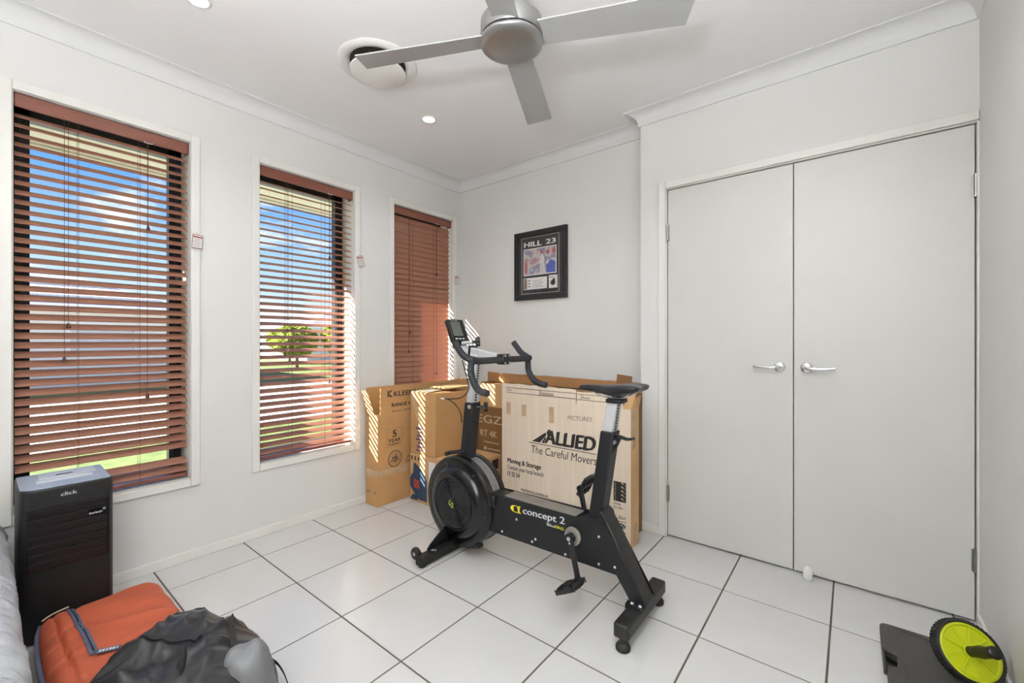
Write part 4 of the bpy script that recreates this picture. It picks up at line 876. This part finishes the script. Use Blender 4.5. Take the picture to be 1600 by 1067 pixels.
def strip(h, pts, w, m, name, par, lift=.003, thick=.002, sub=8):
    """flat ribbon laid over a height function"""
    P = [Vector((p[0], p[1], 0)) for p in pts]; Q = []
    for i in range(len(P) - 1):
        p0 = P[max(i - 1, 0)]; p1 = P[i]; p2 = P[i + 1]; p3 = P[min(i + 2, len(P) - 1)]
        for k in range(sub): t_ = k / sub; Q.append(.5 * ((2 * p1) + (p2 - p0) * t_ + (2 * p0 - 5 * p1 + 4 * p2 - p3) * t_ * t_ + (3 * p1 - p0 - 3 * p2 + p3) * t_ ** 3))
    Q.append(P[-1]); vs_ = []; fs = []
    for i, p in enumerate(Q):
        d = (Q[min(i + 1, len(Q) - 1)] - Q[max(i - 1, 0)]).normalized(); nrm = Vector((-d.y, d.x, 0))
        for s_ in (-1, 1):
            q_ = p + nrm * (s_ * w / 2); zc_ = h(p.x, p.y); z_ = max(zc_ - .005, min(zc_ + .005, h(q_.x, q_.y))) + lift; vs_ += [Vector((q_.x, q_.y, z_)), Vector((q_.x, q_.y, z_ - thick - .004))]
    for i in range(len(Q) - 1): a = 4 * i; b = a + 4; fs += [(a, b, b + 2, a + 2), (a + 1, a + 3, b + 3, b + 1), (a, a + 1, b + 1, b), (a + 2, b + 2, b + 3, a + 3)]
    fs += [(0, 2, 3, 1), (len(vs_) - 4, len(vs_) - 3, len(vs_) - 1, len(vs_) - 2)]
    return MB().add(vs_, fs).build(name, m, par, smooth=50)
d_or = drape(ob_m)
strip(d_or, [(-2.36, .226), (-2.25, .232), (-2.17, .234), (-2.10, .240), (-1.95, .244)], .020, M['zipb'], 'zip_tape', ob, lift=.006)
strip(d_or, [(-2.355, .2265), (-2.25, .2325), (-2.17, .2345), (-2.10, .2405), (-1.955, .2445)], .004, M['webbing'], 'zip_teeth', ob, lift=.0085)
strip(lambda x, y: .095, [(-2.375, .151), (-2.25, .134), (-2.0, .130), (-1.88, .142), (-1.838, .178)], .010, M['zipb'], 'side_zip', ob, lift=-.004, thick=.014)
MB().tube([(-2.384, .156, .100), (-2.386, .172, .108), (-2.378, .192, .118), (-2.362, .224, .130)], .0028, 8, 4).build('zip_cord', M['creamp'], ob, smooth=60)
Ml = Matrix.Rotation(R(62), 3, 'Z')
MB().obox((-1.925, .275, h_or(-1.925, .275) + .004), (.060, .022, .0025), Ml).build('woven_label', M['zipb'], ob)
t = MB(); lc = Vector((-1.925, .275, h_or(-1.925, .275) + .0056))
for k, (w_, h_) in enumerate(((.004, .011), (.006, .009), (.003, .011), (.006, .010), (.005, .011), (.003, .009))): t.obox(lc + Ml @ Vector((-.022 + .0088 * k, 0, 0)), (w_, h_, .0006), Ml)
t.build('label_lettering', M['paper'], ob, fix=False)
# black duffel
def h_bk(x, y):
    u = (x + 1.52); base = .255 - .35 * max(0, u) ** 1.6 - .35 * max(0, y - .44) ** 1.2
    f1 = .018 * ridge(x, y, R(-58), 1.8, 8, 7.7) + .016 * ridge(x, y, R(-25), 3, 13, 3.1) + .008 * ridge(x, y, R(70), 5, 20, 1.3)
    for (ax_, ay_, bx_, by_, am, wd) in ((-1.80, .46, -1.50, .24, .034, .022), (-1.78, .50, -1.40, .40, .026, .020), (-1.72, .20, -1.46, .38, .020, .018), (-1.58, .56, -1.46, .40, .024, .016), (-1.66, .53, -1.56, .36, -.020, .014), (-1.45, .57, -1.34, .44, .020, .018), (-1.60, .16, -1.40, .30, .022, .018), (-1.75, .33, -1.60, .40, -.016, .016)):
        ex, ey = bx_ - ax_, by_ - ay_; t_ = max(0, min(1, ((x - ax_) * ex + (y - ay_) * ey) / (ex * ex + ey * ey)))
        f1 += am * math.exp(-math.hypot(x - ax_ - t_ * ex, y - ay_ - t_ * ey) / wd) * (.35 + .65 * math.sin(math.pi * min(1, t_ + .15)))
    crease = -.016 * math.exp(-((x + 1.70 - .25 * (y - .45)) / .006) ** 2) * (1 if y > .33 else 0)
    return max(.05, base + f1 + crease)
bb = empty('duffel_bag', (-1.52, .38, 0), 'black nylon duffel bag slumped beside the orange bag', 'bag')
bpoly = [(-1.815, .40), (-1.795, .475), (-1.735, .535), (-1.66, .575), (-1.53, .600), (-1.40, .590), (-1.27, .52), (-1.20, .38), (-1.22, .22), (-1.35, .13), (-1.52, .12), (-1.64, .165), (-1.74, .26)]
bb_m = soft(bpoly, (-1.52, .37), h_bk, n=200, rings=52, pw=3.2); bb_m.build('body', M['nylon'], bb, smooth=80); d_bk = drape(bb_m)
strip(d_bk, [(-1.70, .525), (-1.62, .515), (-1.53, .50), (-1.40, .47)], .020, M['webbing'], 'zip_tape', bb, lift=.004)
strip(d_bk, [(-1.70, .533), (-1.62, .523), (-1.53, .508), (-1.40, .478)], .004, M['black'], 'zip_teeth', bb, lift=.0055)
strip(d_bk, [(-1.60, .30), (-1.56, .345), (-1.52, .385), (-1.49, .405)], .020, M['webbing'], 'handle', bb, lift=.006)
MB().tube([(-1.51, .395, .26), (-1.47, .37, .285), (-1.42, .35, .275), (-1.39, .345, .235)], (.002, .010), 8, 6, flat=(.3, .6, .7)).build('handle_loop', M['webbing'], bb, smooth=60)
MB().tube([(-1.545, .575, .09), (-1.50, .61, .10), (-1.44, .62, .085), (-1.36, .612, .05), (-1.28, .60, .012)], (.0018, .014), 8, 6, flat=(0, .9, .4)).build('shoulder_strap', M['webbing'], bb, smooth=60)
def h_pk(x, y): return .275 + .012 * ridge(x, y, R(30), 9, 20, 4.4)
rad_c = (-1.365, .485)
pk = soft([(rad_c[0] + .085 * math.cos(R(30 * k)), rad_c[1] + .075 * math.sin(R(30 * k))) for k in range(12)], rad_c, lambda x, y: .258 + .026 * ridge(x, y, R(30), 7, 16, 4.4) + .012 * ridge(x, y, R(-40), 9, 24, 1.1), n=72, rings=20, pw=3)
pk.build('grey_pouch', M['nylong'], bb, smooth=80)
# bed edge with silver cover
def h_bed(x, y): return .0
bd = empty('bed', (-1.75, -.36, 0), 'silver grey quilted bed cover at the lower left edge of the picture', 'bed')
mb = MB(); nx, ny = 220, 140; bx0, bx1, by0, by1 = -2.60, -.95, -.735, .070
pts = []
def bedsec(s_):       # cross-section from top centre over the rounded edge down to the floor
    if s_ < .55: return (by0 + (by1 - .10 - by0) * s_ / .55, .490)
    if s_ < .78: a = (s_ - .55) / .23 * R(90); return (by1 - .10 + .10 * math.sin(a), .390 + .10 * math.cos(a))
    return (by1 + .004 * math.sin((s_ - .78) * 30), .390 - (.387) * (s_ - .78) / .22)
vs_ = []; fs = []
for i in range(nx + 1):
    x_ = bx0 + (bx1 - bx0) * i / nx
    for j in range(ny + 1):
        y_, z_ = bedsec(j / ny); w_ = .005 * ridge(x_, y_ + z_, R(20), 6, 18, 9.1) + .005 * ridge(x_, y_ + z_, R(75), 9, 26, 3.3) - .006 * max(0, math.cos(x_ * 60)) ** 30
        endr = .06 * (1 - math.sqrt(max(0, 1 - (1 - min(1, (x_ - bx0) / .06)) ** 2)))
        vs_.append(Vector((x_, y_ + w_ * (z_ < .5) - endr * .5, max(.002, z_ + w_ * (z_ > .2) - endr))))
for i in range(nx):
    for j in range(ny): a = i * (ny + 1) + j; fs.append([a, a + 1, a + ny + 2, a + ny + 1])
k0 = len(vs_); fs.append([i for i in range(ny + 1)]); fs.append([nx * (ny + 1) + i for i in range(ny + 1)][::-1])
mb.add(vs_, fs); mb.build('quilted_cover', M['quilt'], bd, smooth=70)
MB().box((bx0 + .03, by0 + .01, .05), (bx1 - .03, by1 - .03, .30)).build('bed_base', M['nylong'], bd)

# ------------------------------------------------------------------ case, ab wheel, door stop
cs = empty('plastic_case', (.24, 2.0, 0), 'flat black plastic case with a handle slot on the floor', 'case')
mb = MB(); sx0, sx1, sy0, sy1, st = .085, .392, 1.73, 2.262, .030
for a, b in (((sx0, sy0), (.097, sy1)), ((.128, sy0), (sx1, sy1)), ((.097, 2.052), (.128, sy1)), ((.097, sy0), (.128, 1.975))): mb.box((a[0], a[1], .001), (b[0], b[1], st))
bm = bmesh.new()
poly = [(sx0, sy0 + .02), (sx0 + .02, sy0), (sx1 - .01, sy0), (sx1, sy0 + .01), (sx1, sy1 - .02), (sx1 - .01, sy1), (sx0 + .022, sy1), (sx0 + .006, sy1 - .006), (sx0, sy1 - .02), (sx0, 2.068), (.100, 2.060), (.128, 2.055), (.126, 1.982), (.100, 1.970), (sx0, 1.962)]
MB().prism([(.092, sy0), (sx1, sy0), (sx1, sy1 - .02), (sx1 - .01, sy1), (sx0 + .022, sy1), (sx0 + .006, sy1 - .006), (sx0, sy1 - .02), (sx0, 2.085), (.094, 2.07), (.126, 2.052), (.122, 1.985), (.094, 1.965)], 'z', .001, st).build('lid', M['case'], cs, bevel=.004)
MB().box((.0945, 1.964, .0012), (.128, 2.074, .006)).build('slot_shade_panel', M['gloss'], cs)  # black panel; the deep slot's shade is put into its colour
MB().box((sx0, 1.955, .004), (.0935, 2.085, .022)).build('handle', M['case'], cs, bevel=.003)
MB().box((.140, sy1 - .034, st), (sx1 - .03, sy1 - .030, st + .0015)).box((.140, 1.80, st), (.143, sy1 - .030, st + .0015)).build('lid_rib', M['case'], cs)
aw = empty('ab_wheel', (.31, 2.05, .031), 'lime green exercise wheel with black tyre and handle leaning by the wall', 'exercise wheel')
C_ = Vector((.306, 2.045, .130)); nrm = Vector((math.cos(R(34)) * math.cos(R(-62)), math.cos(R(34)) * math.sin(R(-62)), math.sin(R(34)))); RW = .093
MB().lathe([(RW - .012, -.004), (RW - .008, .002), (RW - .002, 0), (RW, -.006), (RW, -.030), (RW - .002, -.036), (RW - .012, -.036)], C_, nrm, 64, True).build('tyre', M['rubber'], aw, smooth=40)
u = nrm.orthogonal().normalized(); w = nrm.cross(u); tr = MB()
for k in range(48):
    th = 2 * math.pi * k / 48; d_ = u * math.cos(th) + w * math.sin(th); t_ = nrm.cross(d_)
    for h_, off in ((-.011, 0), (-.025, .5)):
        th2 = th + off * 2 * math.pi / 48; d2 = u * math.cos(th2) + w * math.sin(th2); t2 = nrm.cross(d2); tr.obox(C_ + d2 * (RW + .0006) + nrm * h_, (.0032, .0066, .0105), Matrix((d2, t2, nrm)).transposed())
tr.build('tread', M['rubber'], aw)
MB().lathe([(0, -.030), (RW - .011, -.030), (RW - .011, -.001), (RW - .017, .001), (RW - .021, -.004), (.020, -.006), (.018, .002), (0, .002)], C_, nrm, 64).build('rim_disc', M['lime'], aw, smooth=35)
for k in range(9):
    th = R(40 * k + 12); d_ = u * math.cos(th) + w * math.sin(th); t_ = nrm.cross(d_)
    MB().obox(C_ + d_ * .045 + nrm * -.003, (.056, .0045, .006), Matrix((d_, t_, nrm)).transposed()).build('spoke', M['lime'], aw, bevel=.001)
for s_ in (1, -1):
    A_ = C_ + nrm * (-.015 + s_ * .014); MB().lathe([(.0, 0), (.016, 0), (.0155, .02), (.0185, .05), (.0155, .085), (.0185, .100), (.0175, .108), (.012, .111), (0, .111)] if s_ > 0 else [(0, 0), (.016, 0), (.0155, .02), (.0175, .045), (.0165, .070), (.010, .074), (0, .074)], A_, nrm * s_, 24).build('handle', M['black'], aw, smooth=50)
ds = empty('door_stop', (-.168, 2.515, 0), 'small white rounded door stop on the floor before the wardrobe doors', 'door stop')
MB().lathe([(0, .0005), (.018, .0005), (.0205, .004), (.0205, .040), (.018, .054), (.010, .061), (0, .063)], (-.168, 2.513, 0), (0, 0, 1), 28).build('body', M['white'], ds, smooth=50)
MB().lathe([(0.0206, .014), (.0212, .016), (.0206, .018)], (-.168, 2.513, 0), (0, 0, 1), 28, True).build('ridge', M['white'], ds, smooth=50)

# ================================================================== outside
ZG = -.28
struct(MB().box((-60, -60, ZG - .1), (XO, 60, ZG)).build('ground_lawn', M['grass']))
struct(MB().box((-15, -60, ZG), (-9, 60, ZG + .02)).build('road', M['road']))
struct(MB().box((-9, -14, ZG), (-4.05, -1.0, ZG + .025)).build('driveway', M['conc']))
struct(MB().box((-8.98, -.95, ZG), (-7.7, 60, ZG + .02)).build('footpath', M['conc']))
# wing of the house to the left of the windows, out of view; it keeps the sun off the near window
wg = struct(MB().box((-3.96, -7, ZG), (XO, -.62, 2.28)).build('house_wing', M['brick']))
MB().add([(-4.0, -7.4, 2.28), (XO, -7.4, 2.28), (XO, -.62, 2.28), (-4.0, -.62, 2.28), (XO, -6.0, 2.9), (XO, -1.7, 2.9)], [(0, 3, 2, 1), (0, 1, 4), (2, 3, 5), (3, 0, 4, 5), (1, 2, 5, 4)]).build('wing_roof', M['roof'], wg)
def house(loc, sx, sy, hz, rz, label):
    x, y = loc; h = empty('neighbour_house', (x, y, ZG), label, 'house')
    a, b = (x - sx / 2, y - sy / 2), (x + sx / 2, y + sy / 2)
    MB().box((a[0], a[1], ZG), (b[0], b[1], ZG + hz)).build('wall', M['render'], h)
    o_ = .5; z0 = ZG + hz; rl_ = min(sx, sy) / 2 * .98
    mb = MB().add([(a[0] - o_, a[1] - o_, z0), (b[0] + o_, a[1] - o_, z0), (b[0] + o_, b[1] + o_, z0), (a[0] - o_, b[1] + o_, z0), (x, a[1] + rl_, z0 + rz), (x, b[1] - rl_, z0 + rz)], [(0, 1, 4), (1, 2, 5, 4), (2, 3, 5), (3, 0, 4, 5), (3, 2, 1, 0)])
    rf = mb.build('roof', M['roof'], h)
    for k in range(9):
        t_ = (k + .5) / 9; p0 = Vector((b[0] + o_, a[1] - o_, z0)).lerp(Vector((x, a[1] + rl_, z0 + rz)), t_); p1 = Vector((b[0] + o_, b[1] + o_, z0)).lerp(Vector((x, b[1] - rl_, z0 + rz)), t_)
        MB().tube([p0, p1], .05, 6).build('tile_course', M['roof'], rf)
    MB().box((b[0] + o_, a[1] - o_, z0 - .16), (b[0] + o_ + .06, b[1] + o_, z0 + .02)).build('gutter', M['white'], h)
    for k in range(4):
        yy = a[1] + sy * (k + .5) / 4; wf = MB().box((b[0], yy - .8, ZG + .9), (b[0] + .05, yy + .8, ZG + 2.0)).build('window', M['white'], h)
        MB().box((b[0] + .05, yy - .72, ZG + .98), (b[0] + .06, yy + .72, ZG + 1.92)).build('window_pane', M['curtain'], wf)
    return h
house((-22, -2.6), 8, 13.5, 2.45, 1.9, 'pale house with a hip roof across the road through the near window')
house((-35, 20.0), 8, 10, 2.4, 1.6, 'pale house far across the road through the middle window')
def tree(x, y, hgt, rad, seed, label):
    t_ = empty('street_tree', (x, y, ZG), label, 'tree', 'trees across the road'); rnd = random.Random(seed)
    MB().tube([(x, y, ZG), (x + .05, y, ZG + hgt * .4), (x - .05, y + .1, ZG + hgt * .75)], .09, 8, 3).tube([(x, y, ZG + hgt * .4), (x + .3 * rad, y - .4 * rad, ZG + hgt * .7)], .05, 8).build('trunk', M['bark'], t_)
    f_ = MB()
    for k in range(1500):
        while True:
            p = Vector((rnd.uniform(-1, 1), rnd.uniform(-1, 1), rnd.uniform(-1, 1)))
            if .25 < p.length < 1 and noise.noise(p * 2.2 + Vector((seed, 0, 0))) > -.12: break
        c_ = Vector((x + p.x * rad, y + p.y * rad, ZG + hgt * .68 + p.z * hgt * .38)); a_ = Vector((rnd.uniform(-1, 1), rnd.uniform(-1, 1), rnd.uniform(-.6, .6))).normalized() * rnd.uniform(.10, .2); b_ = a_.orthogonal().normalized() * a_.length * .5
        f_.add([c_ - a_, c_ + b_, c_ + a_, c_ - b_], [(0, 1, 2, 3)])
    fo = f_.build('foliage', M['leaf'], t_, fix=False); fo['kind'] = 'stuff'
tree(-21.5, 9.9, 2.1, 1.0, 3, 'yellow-green leafy tree left in the middle window view')
tree(-20.5, 11.6, 2.3, .9, 5, 'leafy green tree right in the middle window view')
tree(-27, 12.0, 2.2, 1.3, 9, 'small distant tree between the two others in the middle window')
